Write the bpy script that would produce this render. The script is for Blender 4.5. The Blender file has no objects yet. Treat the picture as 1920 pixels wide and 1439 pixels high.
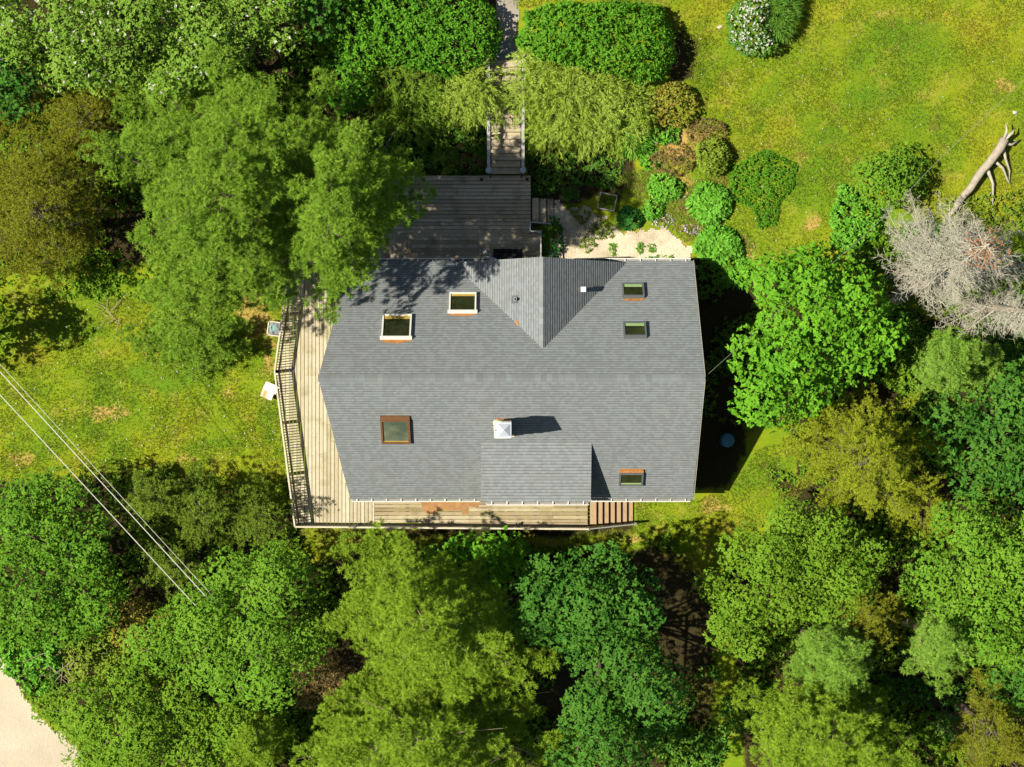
import bpy, math, random
import numpy as np
from mathutils import Vector

# ------------------------------------------------------------------ camera, sky, sun, exposure
SC = bpy.context.scene
COL = SC.collection
F, HC = 3700.0, 78.8                       # focal length in photo pixels, camera height in metres
cd = bpy.data.cameras.new('camera'); cam = bpy.data.objects.new('camera', cd); COL.objects.link(cam)
cam.location = (0, 0, HC); cam.rotation_euler = (0, 0, 0)
cd.sensor_width = 36.0; cd.lens = F / 1920 * 36.0; cd.clip_start = 1.0; cd.clip_end = 1000
SC.camera = cam
EL = math.radians(58.5); AZ = Vector((-1, -0.11, 0)).normalized()
w = bpy.data.worlds.new('World'); SC.world = w; w.use_nodes = True
nt = w.node_tree; bg = nt.nodes['Background']
sky = nt.nodes.new('ShaderNodeTexSky'); sky.sky_type = 'NISHITA'; sky.sun_disc = False
sky.sun_elevation = EL; sky.sun_rotation = math.atan2(AZ.x, AZ.y) % (2 * math.pi)
nt.links.new(sky.outputs[0], bg.inputs[0]); bg.inputs[1].default_value = 0.055
sl = bpy.data.lights.new('sun', 'SUN'); sl.energy = 5.0; sl.angle = math.radians(0.53); sl.color = (1.0, 0.93, 0.80)
so = bpy.data.objects.new('sun', sl); COL.objects.link(so)
tosun = Vector((AZ.x * math.cos(EL), AZ.y * math.cos(EL), math.sin(EL)))
so.rotation_euler = tosun.to_track_quat('Z', 'Y').to_euler(); so.location = tosun * 90
SC.view_settings.view_transform = 'Standard'; SC.view_settings.look = 'None'
SC.view_settings.exposure = 0.68; SC.view_settings.gamma = 1.0
SC.cycles.max_bounces = 6; SC.cycles.diffuse_bounces = 3; SC.cycles.transmission_bounces = 4
SC.cycles.transparent_max_bounces = 4

rng = np.random.default_rng(7)
R = math.radians

# ------------------------------------------------------------------ geometry helpers
def sm(a, b, t):
    u = np.clip((t - a) / (b - a), 0, 1); return u * u * (3 - 2 * u)
def ground(x, y):
    x = np.asarray(x, float); y = np.asarray(y, float)
    k = sm(4.0, 9.0, np.abs(x + 1.0))                     # gentler slope away from the stairs
    z = -0.05 + 0.55 * sm(2.5, 5.5, y) + 2.9 * ((1 - k) * sm(8.2, 12.8, y) + k * sm(6.0, 17.0, y))
    z = z - 0.5 * sm(-6, -16, y)
    return z
def P(px, py, z):
    s = (HC - z) / F
    return Vector(((px - 960) * s, (719.5 - py) * s, z))
def Pn(px, py, z):
    s = (HC - z) / F
    return np.stack([(px - 960) * s, (719.5 - py) * s, z], -1)
def G(px, py, dz=0.0):
    z = 0.0
    for _ in range(6):
        p = P(px, py, z + dz); z = float(ground(p.x, p.y))
    return P(px, py, z + dz)
def Gn(px, py, dz=0.0):
    px = np.asarray(px, float); py = np.asarray(py, float); z = np.zeros_like(px)
    for _ in range(6):
        p = Pn(px, py, z + dz); z = ground(p[:, 0], p[:, 1])
    return Pn(px, py, z + dz)
def inpoly(pts, poly):
    x, y = pts[:, 0], pts[:, 1]; r = np.zeros(len(x), bool); n = len(poly)
    for i in range(n):
        x1, y1 = poly[i]; x2, y2 = poly[(i + 1) % n]
        c = ((y1 > y) != (y2 > y)) & (x < (x2 - x1) * (y - y1) / (y2 - y1 + 1e-9) + x1)
        r ^= c
    return r
def polydist(pts, poly):
    d = np.full(len(pts), 1e9); n = len(poly)
    for i in range(n):
        a = np.array(poly[i], float); b = np.array(poly[(i + 1) % n], float); ab = b - a
        t = np.clip(((pts - a) @ ab) / (ab @ ab + 1e-9), 0, 1)
        d = np.minimum(d, np.linalg.norm(pts - (a + t[:, None] * ab), axis=1))
    return d
def polysample(poly, n):
    a = np.array(poly, float); lo, hi = a.min(0), a.max(0); out = np.zeros((0, 2))
    while len(out) < n:
        c = lo + rng.random((n * 2 + 50, 2)) * (hi - lo); out = np.concatenate([out, c[inpoly(c, poly)]])
    return out[:n]
def polyarea(poly):
    a = np.array(poly, float); x, y = a[:, 0], a[:, 1]
    return 0.5 * abs(np.dot(x, np.roll(y, 1)) - np.dot(y, np.roll(x, 1)))
def ell(cx, cy, rx, ry=None, n=14, jit=0.08, rot=0):
    ry = ry or rx; o = []
    for i in range(n):
        t = 2 * math.pi * i / n; k = 1 + rng.normal(0, jit); a, b = rx * k * math.cos(t), ry * k * math.sin(t)
        o.append((cx + a * math.cos(rot) - b * math.sin(rot), cy + a * math.sin(rot) + b * math.cos(rot)))
    return o
def nrm(v):
    return v / (np.linalg.norm(v, axis=-1, keepdims=True) + 1e-9)

def link(name, me, mat, parent=None):
    o = bpy.data.objects.new(name, me); COL.objects.link(o)
    if mat is not None:
        for m in (mat if isinstance(mat, (list, tuple)) else [mat]): me.materials.append(m)
    if parent is not None: o.parent = parent
    return o
def tag(o, label, cat, group=None, kind=None):
    o['label'] = label; o['category'] = cat
    if group: o['group'] = group
    if kind: o['kind'] = kind
    return o
def thing(name, label, cat, loc=(0, 0, 0), group=None):
    o = bpy.data.objects.new(name, None); COL.objects.link(o); o.location = loc; o.empty_display_size = 0.2
    return tag(o, label, cat, group)
def fix(o, root):                                        # world-space mesh under an empty at the thing's base
    o.parent = root; o.matrix_parent_inverse.identity()
    if isinstance(o.data, bpy.types.Mesh):
        n = len(o.data.vertices); a = np.empty(n * 3, np.float32); o.data.vertices.foreach_get('co', a)
        a = a.reshape(-1, 3) - np.array(WL(root), np.float32)
        o.data.vertices.foreach_set('co', a.ravel()); o.data.update()
    return o
def WL(o):
    v = Vector((0, 0, 0))
    while o is not None: v = v + o.location; o = o.parent
    return v

class MB:                                                # collects polygons in world space, builds ONE mesh
    def __init__(s): s.v = []; s.f = []; s.uv = []; s.hasuv = False
    def poly(s, pts, uv=None):
        b = len(s.v); s.v += [tuple(p) for p in pts]; s.f.append(tuple(range(b, b + len(pts))))
        if uv is not None: s.hasuv = True
        s.uv.append(uv)
    def prism(s, pts, up):                               # pts = bottom loop (ccw from the up side), up = offset
        n = len(pts); b = len(s.v); up = Vector(up); q = [Vector(p) for p in pts]
        s.v += [tuple(p) for p in q] + [tuple(p + up) for p in q]
        fs = [tuple(range(b + n - 1, b - 1, -1)), tuple(range(b + n, b + 2 * n))]
        fs += [(b + i, b + (i + 1) % n, b + n + (i + 1) % n, b + n + i) for i in range(n)]
        s.f += fs; s.uv += [None] * len(fs)
    def box(s, c, d, ux=(1, 0, 0), uy=(0, 1, 0)):
        ux = Vector(ux).normalized(); uy = Vector(uy).normalized(); uz = ux.cross(uy); c = Vector(c)
        a, b2, h = d[0] / 2, d[1] / 2, d[2] / 2
        s.prism([c - ux * a - uy * b2 - uz * h, c + ux * a - uy * b2 - uz * h, c + ux * a + uy * b2 - uz * h, c - ux * a + uy * b2 - uz * h], uz * 2 * h)
    def bar(s, p, q, wd, ht, up=(0, 0, 1)):
        p, q = Vector(p), Vector(q); d = (q - p); L = d.length; d.normalize()
        side = d.cross(Vector(up));
        if side.length < 1e-4: side = d.cross(Vector((1, 0, 0)))
        side.normalize(); u = side.cross(d)
        s.box((p + q) / 2, (L, wd, ht), d, -side if False else u.cross(d))
    def tube(s, path, rad, n=6, cap=True):
        path = [Vector(p) for p in path]; b = len(s.v)
        for i, p in enumerate(path):
            t = (path[min(i + 1, len(path) - 1)] - path[max(i - 1, 0)]).normalized()
            a = t.cross(Vector((0.31, 0.2, 0.93)))
            if a.length < 0.05: a = t.cross(Vector((1, 0, 0)))
            a.normalize(); c = t.cross(a); r = rad[i]
            s.v += [tuple(p + (a * math.cos(2 * math.pi * k / n) + c * math.sin(2 * math.pi * k / n)) * r) for k in range(n)]
        for i in range(len(path) - 1):
            for k in range(n):
                k2 = (k + 1) % n; s.f.append((b + i * n + k, b + i * n + k2, b + (i + 1) * n + k2, b + (i + 1) * n + k)); s.uv.append(None)
        if cap:
            e = b + (len(path) - 1) * n
            s.f.append(tuple(range(e, e + n))); s.f.append(tuple(range(b + n - 1, b - 1, -1))); s.uv += [None, None]
    def lathe(s, c, prof, n=20):
        b = len(s.v); c = Vector(c)
        for r, z in prof:
            s.v += [(c.x + r * math.cos(2 * math.pi * k / n), c.y + r * math.sin(2 * math.pi * k / n), c.z + z) for k in range(n)]
        for i in range(len(prof) - 1):
            for k in range(n):
                k2 = (k + 1) % n; s.f.append((b + i * n + k, b + i * n + k2, b + (i + 1) * n + k2, b + (i + 1) * n + k)); s.uv.append(None)
        e = b + (len(prof) - 1) * n; s.f.append(tuple(range(e, e + n))); s.f.append(tuple(range(b + n - 1, b - 1, -1))); s.uv += [None, None]
    def build(s, name, mat, parent=None, smooth=False):
        me = bpy.data.meshes.new(name); me.from_pydata(s.v, [], s.f)
        if s.hasuv:
            ul = me.uv_layers.new(name='UVMap'); i = 0
            for pf, uv in zip(s.f, s.uv):
                for k in range(len(pf)):
                    ul.data[i].uv = uv[k] if uv is not None else (0.37, 0.37); i += 1
        if smooth: me.polygons.foreach_set('use_smooth', [True] * len(me.polygons))
        me.update(); o = link(name, me, mat)
        if parent is not None: fix(o, parent)
        return o

class LF:                                                # leaf / needle quads, vectorised
    def __init__(s): s.q = []; s.t = []
    def add(s, q, t=None):
        s.q.append(q.astype(np.float32)); s.t.append((rng.random(len(q)) if t is None else t).astype(np.float32))
    def rosette(s, c, ax, k, L, W, phi=(0.5, 1.3), droop=0.15, flat=1.0, lvar=0.45, start=0.0):
        n = len(c)
        if n == 0: return
        c = np.repeat(c, k, 0); ax = nrm(np.repeat(ax, k, 0)); m = len(c)
        tn = np.clip(.62 * np.repeat(rng.random(n), k) + .38 * rng.random(m), 0, 1)
        r = rng.normal(size=(m, 3)); r[:, 2] *= flat
        r = nrm(r - (r * ax).sum(1, keepdims=True) * ax)
        ph = rng.uniform(phi[0], phi[1], (m, 1)); d = nrm(ax * np.cos(ph) + r * np.sin(ph))
        ln = L * (1 + rng.uniform(-lvar, lvar, (m, 1))); wd = W * (1 + rng.uniform(-0.25, 0.25, (m, 1)))
        nn = nrm(ax + np.array([0, 0, 0.25]) + rng.normal(size=(m, 3)) * 0.35)
        sd = nrm(np.cross(d, nn)); p0 = c + d * (ln * start)
        tip = c + d * ln; tip[:, 2] -= (ln * droop)[:, 0]
        mid = c + d * (ln * 0.5); up = nrm(np.cross(sd, d)) * wd * 0.15
        s.add(np.stack([p0, mid + sd * wd * 0.5 + up, tip, mid - sd * wd * 0.5 + up], 1), tn)
    def count(s): return sum(len(a) for a in s.q)
    def build(s, name, mat, parent=None):
        q = np.concatenate(s.q); n = len(q); me = bpy.data.meshes.new(name)
        if parent is not None: q = q - np.array(WL(parent), np.float32)
        me.vertices.add(n * 4); me.vertices.foreach_set('co', q.reshape(-1).astype(np.float32))
        me.loops.add(n * 4); me.loops.foreach_set('vertex_index', np.arange(n * 4, dtype=np.int32))
        me.polygons.add(n); me.polygons.foreach_set('loop_start', np.arange(0, n * 4, 4, dtype=np.int32))
        me.update(calc_edges=True)
        at = me.attributes.new('tint', 'FLOAT', 'FACE'); at.data.foreach_set('value', np.concatenate(s.t))
        o = link(name, me, mat)
        if parent is not None: o.parent = parent
        return o

# ------------------------------------------------------------------ materials
class N:
    def __init__(s, name):
        s.m = bpy.data.materials.new(name); s.m.use_nodes = True; s.t = s.m.node_tree; s.t.nodes.clear()
        s.out = s.n('ShaderNodeOutputMaterial')
    def n(s, typ, **kw):
        x = s.t.nodes.new(typ)
        for k, v in kw.items():
            if k.startswith('i_'):
                x.inputs[int(k[2:])].default_value = v
            else: setattr(x, k, v)
        return x
    def l(s, a, b): s.t.links.new(a, b)
    def coord(s, which='Object', scale=(1, 1, 1), rot=(0, 0, 0)):
        c = s.n('ShaderNodeTexCoord'); mp = s.n('ShaderNodeMapping'); s.l(c.outputs[which], mp.inputs[0])
        mp.inputs['Scale'].default_value = scale; mp.inputs['Rotation'].default_value = rot; return mp.outputs[0]
    def world(s, scale=(1, 1, 1), rot=(0, 0, 0)):
        c = s.n('ShaderNodeNewGeometry'); mp = s.n('ShaderNodeMapping'); s.l(c.outputs['Position'], mp.inputs[0])
        mp.inputs['Scale'].default_value = scale; mp.inputs['Rotation'].default_value = rot; return mp.outputs[0]
    def noise(s, vec, sc, det=3, rough=0.55):
        x = s.n('ShaderNodeTexNoise'); x.inputs['Scale'].default_value = sc; x.inputs['Detail'].default_value = det
        x.inputs['Roughness'].default_value = rough; s.l(vec, x.inputs['Vector']); return x.outputs[0]
    def ramp(s, fac, stops):
        x = s.n('ShaderNodeValToRGB'); e = x.color_ramp.elements
        while len(e) < len(stops): e.new(0.5)
        for el, (p, c) in zip(e, stops):
            el.position = p; el.color = (*c, 1) if not isinstance(c, (int, float)) else (c, c, c, 1)
        s.l(fac, x.inputs[0]); return x.outputs[0]
    def mix(s, fac, a, b, mode='MIX'):
        x = s.n('ShaderNodeMix', data_type='RGBA', blend_type=mode)
        for v, k in ((fac, 0), (a, 6), (b, 7)):
            if isinstance(v, (int, float)): x.inputs[k].default_value = v if k == 0 else (v, v, v, 1)
            elif isinstance(v, tuple): x.inputs[k].default_value = (*v, 1)
            else: s.l(v, x.inputs[k])
        return x.outputs[2]
    def math(s, op, a, b=0.0):
        x = s.n('ShaderNodeMath', operation=op)
        for v, k in ((a, 0), (b, 1)):
            if isinstance(v, (int, float)): x.inputs[k].default_value = v
            else: s.l(v, x.inputs[k])
        return x.outputs[0]
    def done(s, col, rough=0.7, spec=0.3, bump=None, bstr=0.3, bdist=0.02, metal=0.0, trans=None, tfac=0.3):
        p = s.n('ShaderNodeBsdfPrincipled')
        if isinstance(col, tuple): p.inputs['Base Color'].default_value = (*col, 1)
        else: s.l(col, p.inputs['Base Color'])
        p.inputs['Roughness'].default_value = rough; p.inputs['Specular IOR Level'].default_value = spec
        p.inputs['Metallic'].default_value = metal
        if bump is not None:
            b = s.n('ShaderNodeBump'); b.inputs['Strength'].default_value = bstr; b.inputs['Distance'].default_value = bdist
            s.l(bump, b.inputs['Height']); s.l(b.outputs[0], p.inputs['Normal'])
        o = p.outputs[0]
        if trans is not None:
            t = s.n('ShaderNodeBsdfTranslucent'); s.l(trans, t.inputs[0]) if not isinstance(trans, tuple) else None
            if isinstance(trans, tuple): t.inputs[0].default_value = (*trans, 1)
            mx = s.n('ShaderNodeMixShader'); mx.inputs[0].default_value = tfac
            s.l(o, mx.inputs[1]); s.l(t.outputs[0], mx.inputs[2]); o = mx.outputs[0]
        s.l(o, s.out.inputs[0]); return s.m
def plain(name, col, rough=0.6, spec=0.3, var=0.15, sc=6.0, metal=0.0):
    m = N(name); v = m.coord()
    return m.done(m.mix(m.noise(v, sc, 4), tuple(c * (1 - var) for c in col), tuple(min(1, c * (1 + var)) for c in col)), rough, spec, metal=metal)
def leafmat(name, dark, mid, light, tfac=0.3, hue=None, sc=0.9, rough=0.65, spec=0.07):
    m = N(name); rp = m.n('ShaderNodeAttribute', attribute_name='tint').outputs['Fac']
    lp_ = lambda a, b, t: tuple(x + (y - x) * t for x, y in zip(a, b))
    c = m.ramp(rp, [(0.0, lp_(mid, dark, .75)), (0.5, mid), (1.0, lp_(mid, light, .75))])
    nz = m.noise(m.world(), sc, 3)
    hue = hue or tuple((a + b) / 2 for a, b in zip(mid, light))
    c = m.mix(m.math('MULTIPLY', m.ramp(nz, [(0.42, 0.0), (0.62, 1.0)]), 0.6), c, hue)
    tr = m.mix(1.0, c, (1.5, 1.35, 0.6), 'MULTIPLY')
    return m.done(c, rough, spec, trans=tr, tfac=tfac * .55)

M = {}
# shingles: UV in metres (u along the eave, v up the slope)
def shingle(name, row=0.127):
    m = N(name); c = m.n('ShaderNodeTexCoord')
    br = m.n('ShaderNodeTexBrick'); m.l(c.outputs['UV'], br.inputs['Vector'])
    br.offset = 0.37; br.offset_frequency = 2; br.squash = 0.7; br.squash_frequency = 3
    br.inputs['Color1'].default_value = (0, 0, 0, 1); br.inputs['Color2'].default_value = (1, 1, 1, 1); br.inputs['Mortar'].default_value = (0.3, 0.3, 0.3, 1)
    br.inputs['Scale'].default_value = 1.0; br.inputs['Mortar Size'].default_value = 0.004; br.inputs['Bias'].default_value = 0.0
    br.inputs['Brick Width'].default_value = 0.17; br.inputs['Row Height'].default_value = row
    sx = m.n('ShaderNodeSeparateXYZ'); m.l(c.outputs['UV'], sx.inputs[0])
    fr = m.math('FRACT', m.math('DIVIDE', sx.outputs[1], row))
    rnd = m.n('ShaderNodeSeparateColor'); m.l(br.outputs['Color'], rnd.inputs[0]); rnd = rnd.outputs[0]
    nz = m.noise(c.outputs['UV'], 0.7, 5, 0.6); nf = m.noise(c.outputs['UV'], 60, 3, 0.7)
    base = m.mix(m.ramp(nz, [(0.35, 0.0), (0.65, 1.0)]), (0.172, 0.188, 0.190), (0.182, 0.192, 0.184))
    base = m.mix(m.math('MULTIPLY', m.ramp(rnd, [(0.45, 0.0), (0.65, 1.0)]), m.ramp(fr, [(0.30, 0.0), (0.42, 0.85), (0.85, 0.85), (0.95, 0.0)])), base, (0.205, 0.226, 0.232))
    base = m.mix(m.math('MULTIPLY', m.ramp(rnd, [(0.10, 1.0), (0.75, 0.5)]), m.ramp(fr, [(0.20, 0.9), (0.36, 0.0)])), base, (0.082, 0.092, 0.098))
    base = m.mix(0.4, base, m.mix(nf, 0.25, 0.85), 'OVERLAY')
    return m.done(base, 0.9, 0.15, bump=nf, bstr=0.3, bdist=0.004)
M['shingle'] = shingle('grey_asphalt_shingle')
def wood(name, a, b, c, grain=(1, 1, 1), rough=0.8, stain=(0.05, 0.045, 0.03), st=0.5):
    m = N(name); g = m.n('ShaderNodeNewGeometry'); base = m.ramp(g.outputs['Random Per Island'], [(0, a), (0.5, b), (1, c)])
    gr = m.noise(m.world(scale=grain), 9, 5, 0.65)
    base = m.mix(m.ramp(gr, [(0.3, 0.55), (0.7, 0.0)]), base, tuple(x * 0.55 for x in a))
    bl = m.noise(m.world(), 1.7, 6, 0.65)
    base = m.mix(m.math('MULTIPLY', m.ramp(bl, [(0.50, 0.0), (0.72, 1.0)]), st), base, stain)
    return m.done(base, rough, 0.2, bump=gr, bstr=0.25, bdist=0.006)
M['deck_ns'] = wood('weathered_deck_boards', (0.404, 0.353, 0.232), (0.516, 0.456, 0.310), (0.602, 0.542, 0.396), (6, 0.5, 1), stain=(0.24, 0.21, 0.10), st=0.75)
M['deck_ew'] = wood('tan_deck_boards', (0.289, 0.221, 0.128), (0.399, 0.323, 0.196), (0.493, 0.425, 0.281), (0.5, 6, 1), stain=(0.10, 0.08, 0.04), st=0.5)
M['deck_n'] = wood('grey_brown_deck_boards', (0.36, 0.29, 0.20), (0.47, 0.39, 0.27), (0.58, 0.49, 0.36), (0.5, 6, 1), stain=(0.08, 0.09, 0.04), st=0.6)
M['deck_n2'] = wood('grey_brown_cross_boards', (0.36, 0.29, 0.20), (0.47, 0.39, 0.27), (0.58, 0.49, 0.36), (6, 0.5, 1), stain=(0.08, 0.09, 0.04), st=0.6)
M['rail'] = wood('pale_rail_timber', (0.52, 0.46, 0.33), (0.58, 0.52, 0.38), (0.64, 0.58, 0.44), (3, 3, 3), st=0.15)
M['greyrail'] = wood('grey_rail_timber', (0.36, 0.36, 0.33), (0.42, 0.42, 0.39), (0.48, 0.48, 0.44), (3, 3, 3), st=0.3)
M['tread'] = wood('red_brown_treads', (0.33, 0.20, 0.11), (0.40, 0.27, 0.15), (0.45, 0.34, 0.20), (6, 0.6, 1), st=0.25)
M['dark_timber'] = plain('dark_timber', (0.045, 0.030, 0.020), 0.85)
M['siding'] = plain('brown_siding', (0.16, 0.10, 0.055), 0.8, sc=3)
M['white'] = plain('white_trim', (0.66, 0.65, 0.58), 0.5, var=0.05)
M['whitepaint'] = plain('white_cap_paint', (0.40, 0.44, 0.48), 0.45, 0.5, var=0.03)
M['cream'] = plain('cream_masonry', (0.62, 0.54, 0.40), 0.9, var=0.25, sc=9)
M['darkframe'] = plain('dark_grey_frame', (0.10, 0.11, 0.115), 0.45, 0.5, var=0.1)
M['brownframe'] = plain('brown_copper_frame', (0.15, 0.075, 0.032), 0.5, 0.5, var=0.3)
M['gutter_in'] = plain('gutter_grit', (0.25, 0.24, 0.21), 0.9)
M['metal'] = plain('grey_metal', (0.35, 0.38, 0.40), 0.4, 0.5, var=0.05)
M['black'] = plain('black_rubber', (0.012, 0.012, 0.013), 0.85)
M['wire'] = plain('pale_cable', (0.55, 0.53, 0.45), 0.6)
M['cable'] = plain('grey_cable', (0.20, 0.19, 0.16), 0.6)
M['log'] = plain('weathered_log', (0.33, 0.285, 0.22), 0.95, var=0.45, sc=7)
M['blue'] = plain('blue_plastic', (0.03, 0.16, 0.26), 0.4, 0.5, var=0.1)
M['stone'] = plain('pale_stone', (0.52, 0.47, 0.38), 0.9, var=0.25, sc=5)
M['slab'] = plain('grey_slab', (0.16, 0.17, 0.17), 0.9, var=0.3, sc=7)
M['turq'] = plain('turquoise_cloth', (0.22, 0.50, 0.42), 0.8)
M['soil'] = plain('dark_soil', (0.05, 0.036, 0.022), 0.95, var=0.4, sc=20)
M['ply'] = plain('white_board', (0.82, 0.78, 0.70), 0.6, var=0.06)
M['orange'] = plain('orange_board', (0.55, 0.28, 0.10), 0.7, var=0.2)
M['yellow'] = plain('yellow_pine_lining', (0.42, 0.29, 0.06), 0.6)
M['greenlin'] = plain('pale_green_lining', (0.25, 0.36, 0.14), 0.6)
M['bark'] = plain('grey_brown_bark', (0.13, 0.10, 0.075), 0.95, var=0.4, sc=8)
M['twig'] = plain('dry_twig', (0.30, 0.24, 0.15), 0.95, var=0.3, sc=8)
M['deadwood'] = plain('bleached_dead_wood', (0.40, 0.37, 0.29), 0.95, var=0.25, sc=6)
M['deadtwig'] = plain('pale_lichen_twig', (0.36, 0.345, 0.27), 0.95, var=0.25, sc=2.0)
def rustmat():
    m = N('rust_stain'); c = m.world(); return m.done(m.ramp(m.noise(c, 9, 4), [(0.3, (0.30, 0.12, 0.035)), (0.7, (0.46, 0.22, 0.07))]), 0.9, 0.1)
M['rust'] = rustmat()
M['bare'] = plain('worn_brown_paint', (0.30, 0.165, 0.07), 0.9, 0.1, var=.5, sc=5)
def glassmat():
    m = N('skylight_glass'); return m.done(m.ramp(m.noise(m.world(), 4, 3), [(0.3, (0.010, 0.012, 0.006)), (0.7, (0.028, 0.032, 0.014))]), 0.12, 0.5)
M['glass'] = glassmat()
def glass2():
    m = N('hazy_skylight_glass'); return m.done(m.ramp(m.noise(m.world(), 1.6, 2), [(0.35, (0.06, 0.085, 0.06)), (0.7, (0.15, 0.16, 0.10))]), 0.2, 0.5)
M['glass2'] = glass2()

# leaves
M['pine'] = leafmat('white_pine_needles', (0.079, 0.166, 0.014), (0.154, 0.276, 0.022), (0.251, 0.390, 0.044), 0.28)
M['pine2'] = leafmat('yellow_green_pine_needles', (0.101, 0.190, 0.013), (0.183, 0.299, 0.019), (0.283, 0.412, 0.037), 0.28)
M['bluepine'] = leafmat('grey_green_pine_needles', (0.090, 0.195, 0.018), (0.164, 0.301, 0.032), (0.274, 0.422, 0.076), 0.25)
M['olive'] = leafmat('olive_conifer_needles', (0.115, 0.142, 0.012), (0.203, 0.236, 0.018), (0.311, 0.338, 0.029), 0.25, hue=(0.190, 0.185, 0.016))
M['airy'] = leafmat('dark_airy_leaves', (0.045, 0.130, 0.010), (0.085, 0.215, 0.014), (0.190, 0.360, 0.033), 0.28)
M['larch'] = leafmat('yellow_olive_foliage', (0.138, 0.188, 0.013), (0.250, 0.306, 0.019), (0.375, 0.431, 0.031), 0.3)
M['spruce'] = leafmat('dark_spruce_needles', (0.070, 0.132, 0.015), (0.150, 0.238, 0.023), (0.263, 0.369, 0.039), 0.2)
M['juniper'] = leafmat('golden_juniper_needles', (0.154, 0.275, 0.024), (0.286, 0.407, 0.041), (0.462, 0.572, 0.120), 0.28)
M['hedge'] = leafmat('bright_hedge_leaves', (0.045, 0.152, 0.011), (0.086, 0.248, 0.015), (0.162, 0.359, 0.028), 0.3)
M['apple'] = leafmat('pale_apple_leaves', (0.069, 0.166, 0.014), (0.143, 0.267, 0.025), (0.258, 0.386, 0.067), 0.3)
M['maple'] = leafmat('bright_maple_leaves', (0.056, 0.184, 0.012), (0.107, 0.294, 0.016), (0.193, 0.414, 0.026), 0.32)
M['birch'] = leafmat('fresh_green_leaves', (0.060, 0.161, 0.011), (0.114, 0.254, 0.017), (0.206, 0.357, 0.034), 0.32)
M['decid'] = leafmat('mid_green_leaves', (0.064, 0.152, 0.011), (0.124, 0.244, 0.015), (0.212, 0.340, 0.027), 0.3)
M['dark'] = leafmat('deep_green_leaves', (0.021, 0.085, 0.011), (0.048, 0.153, 0.017), (0.117, 0.246, 0.027), 0.3)
M['hosta'] = leafmat('glossy_perennial_leaves', (0.070, 0.220, 0.019), (0.120, 0.340, 0.026), (0.200, 0.460, 0.044), 0.25, spec=0.15)
M['hostad'] = leafmat('dark_perennial_leaves', (0.020, 0.100, 0.019), (0.035, 0.170, 0.029), (0.070, 0.240, 0.037), 0.25, spec=0.15)
M['rhodo'] = leafmat('dull_rhododendron_leaves', (0.092, 0.152, 0.017), (0.165, 0.251, 0.022), (0.264, 0.343, 0.043), 0.2)
M['brown'] = leafmat('brown_twiggy_leaves', (0.100, 0.065, 0.022), (0.200, 0.140, 0.049), (0.320, 0.230, 0.087), 0.15)
M['olshrub'] = leafmat('bronze_shrub_leaves', (0.120, 0.114, 0.017), (0.228, 0.216, 0.028), (0.372, 0.336, 0.058), 0.2)
M['cover'] = leafmat('low_cover_leaves', (0.046, 0.127, 0.015), (0.086, 0.218, 0.024), (0.172, 0.322, 0.044), 0.25)
M['blossom'] = leafmat('white_blossom', (0.357, 0.383, 0.284), (0.442, 0.459, 0.386), (0.544, 0.552, 0.519), 0.2, hue=(0.595, 0.595, 0.521))
M['mauve'] = leafmat('mauve_flower', (0.420, 0.340, 0.490), (0.520, 0.440, 0.573), (0.660, 0.580, 0.677), 0.2, hue=(0.600, 0.550, 0.616))
M['rustneedle'] = leafmat('rust_needles', (0.280, 0.120, 0.049), (0.400, 0.190, 0.086), (0.500, 0.270, 0.138), 0.15)

def grasscol(m):
    v = m.world()
    a = m.noise(v, 0.33, 5, 0.6); b = m.noise(v, 1.3, 5, 0.65); c = m.noise(v, 14, 3, 0.7)
    col = m.ramp(a, [(0.36, (0.120, 0.230, 0.009)), (0.50, (0.190, 0.268, 0.010)), (0.64, (0.275, 0.295, 0.013))])
    col = m.mix(m.ramp(b, [(0.54, 0.0), (0.74, 0.55)]), col, (0.40, 0.33, 0.07))
    col = m.mix(m.ramp(b, [(0.30, 0.75), (0.42, 0.0)]), col, (0.105, 0.205, 0.009))
    return col, c
def groundmat():
    m = N('lawn_and_soil'); col, c = grasscol(m); v = m.world()
    at = m.n('ShaderNodeAttribute', attribute_name='cover'); sp = m.n('ShaderNodeSeparateColor'); m.l(at.outputs['Color'], sp.inputs[0])
    nz = m.noise(v, 2.2, 5, 0.7); nf = m.noise(v, 22, 4, 0.7)
    def thr(ch):
        return m.ramp(m.math('ADD', m.math('MULTIPLY', sp.outputs[ch], 1.0), m.math('MULTIPLY', m.math('SUBTRACT', nz, 0.5), 0.9)), [(0.40, 0.0), (0.60, 1.0)])
    col = m.mix(m.ramp(c, [(0.3, 0.5), (0.7, 0.0)]), col, (0.10, 0.12, 0.006))
    tan = m.ramp(nf, [(0.25, (0.24, 0.145, 0.035)), (0.6, (0.45, 0.31, 0.09)), (0.8, (0.56, 0.43, 0.17))])
    col = m.mix(thr(1), col, tan)
    litter_shade = m.ramp(nf, [(0.3, (0.016, 0.014, 0.006)), (0.55, (0.040, 0.032, 0.011)), (0.8, (0.10, 0.070, 0.025))])  # dark floor colour, also used for the painted house shade
    col = m.mix(thr(0), col, litter_shade)
    col = m.mix(m.math('MULTIPLY', thr(2), 0.9), col, m.ramp(nf, [(0.3, (0.05, 0.12, 0.006)), (0.7, (0.14, 0.26, 0.012))]))
    return m.done(col, 0.95, 0.1, bump=m.noise(v, 30, 3, 0.7), bstr=0.6, bdist=0.04)
M['ground'] = groundmat()
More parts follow.
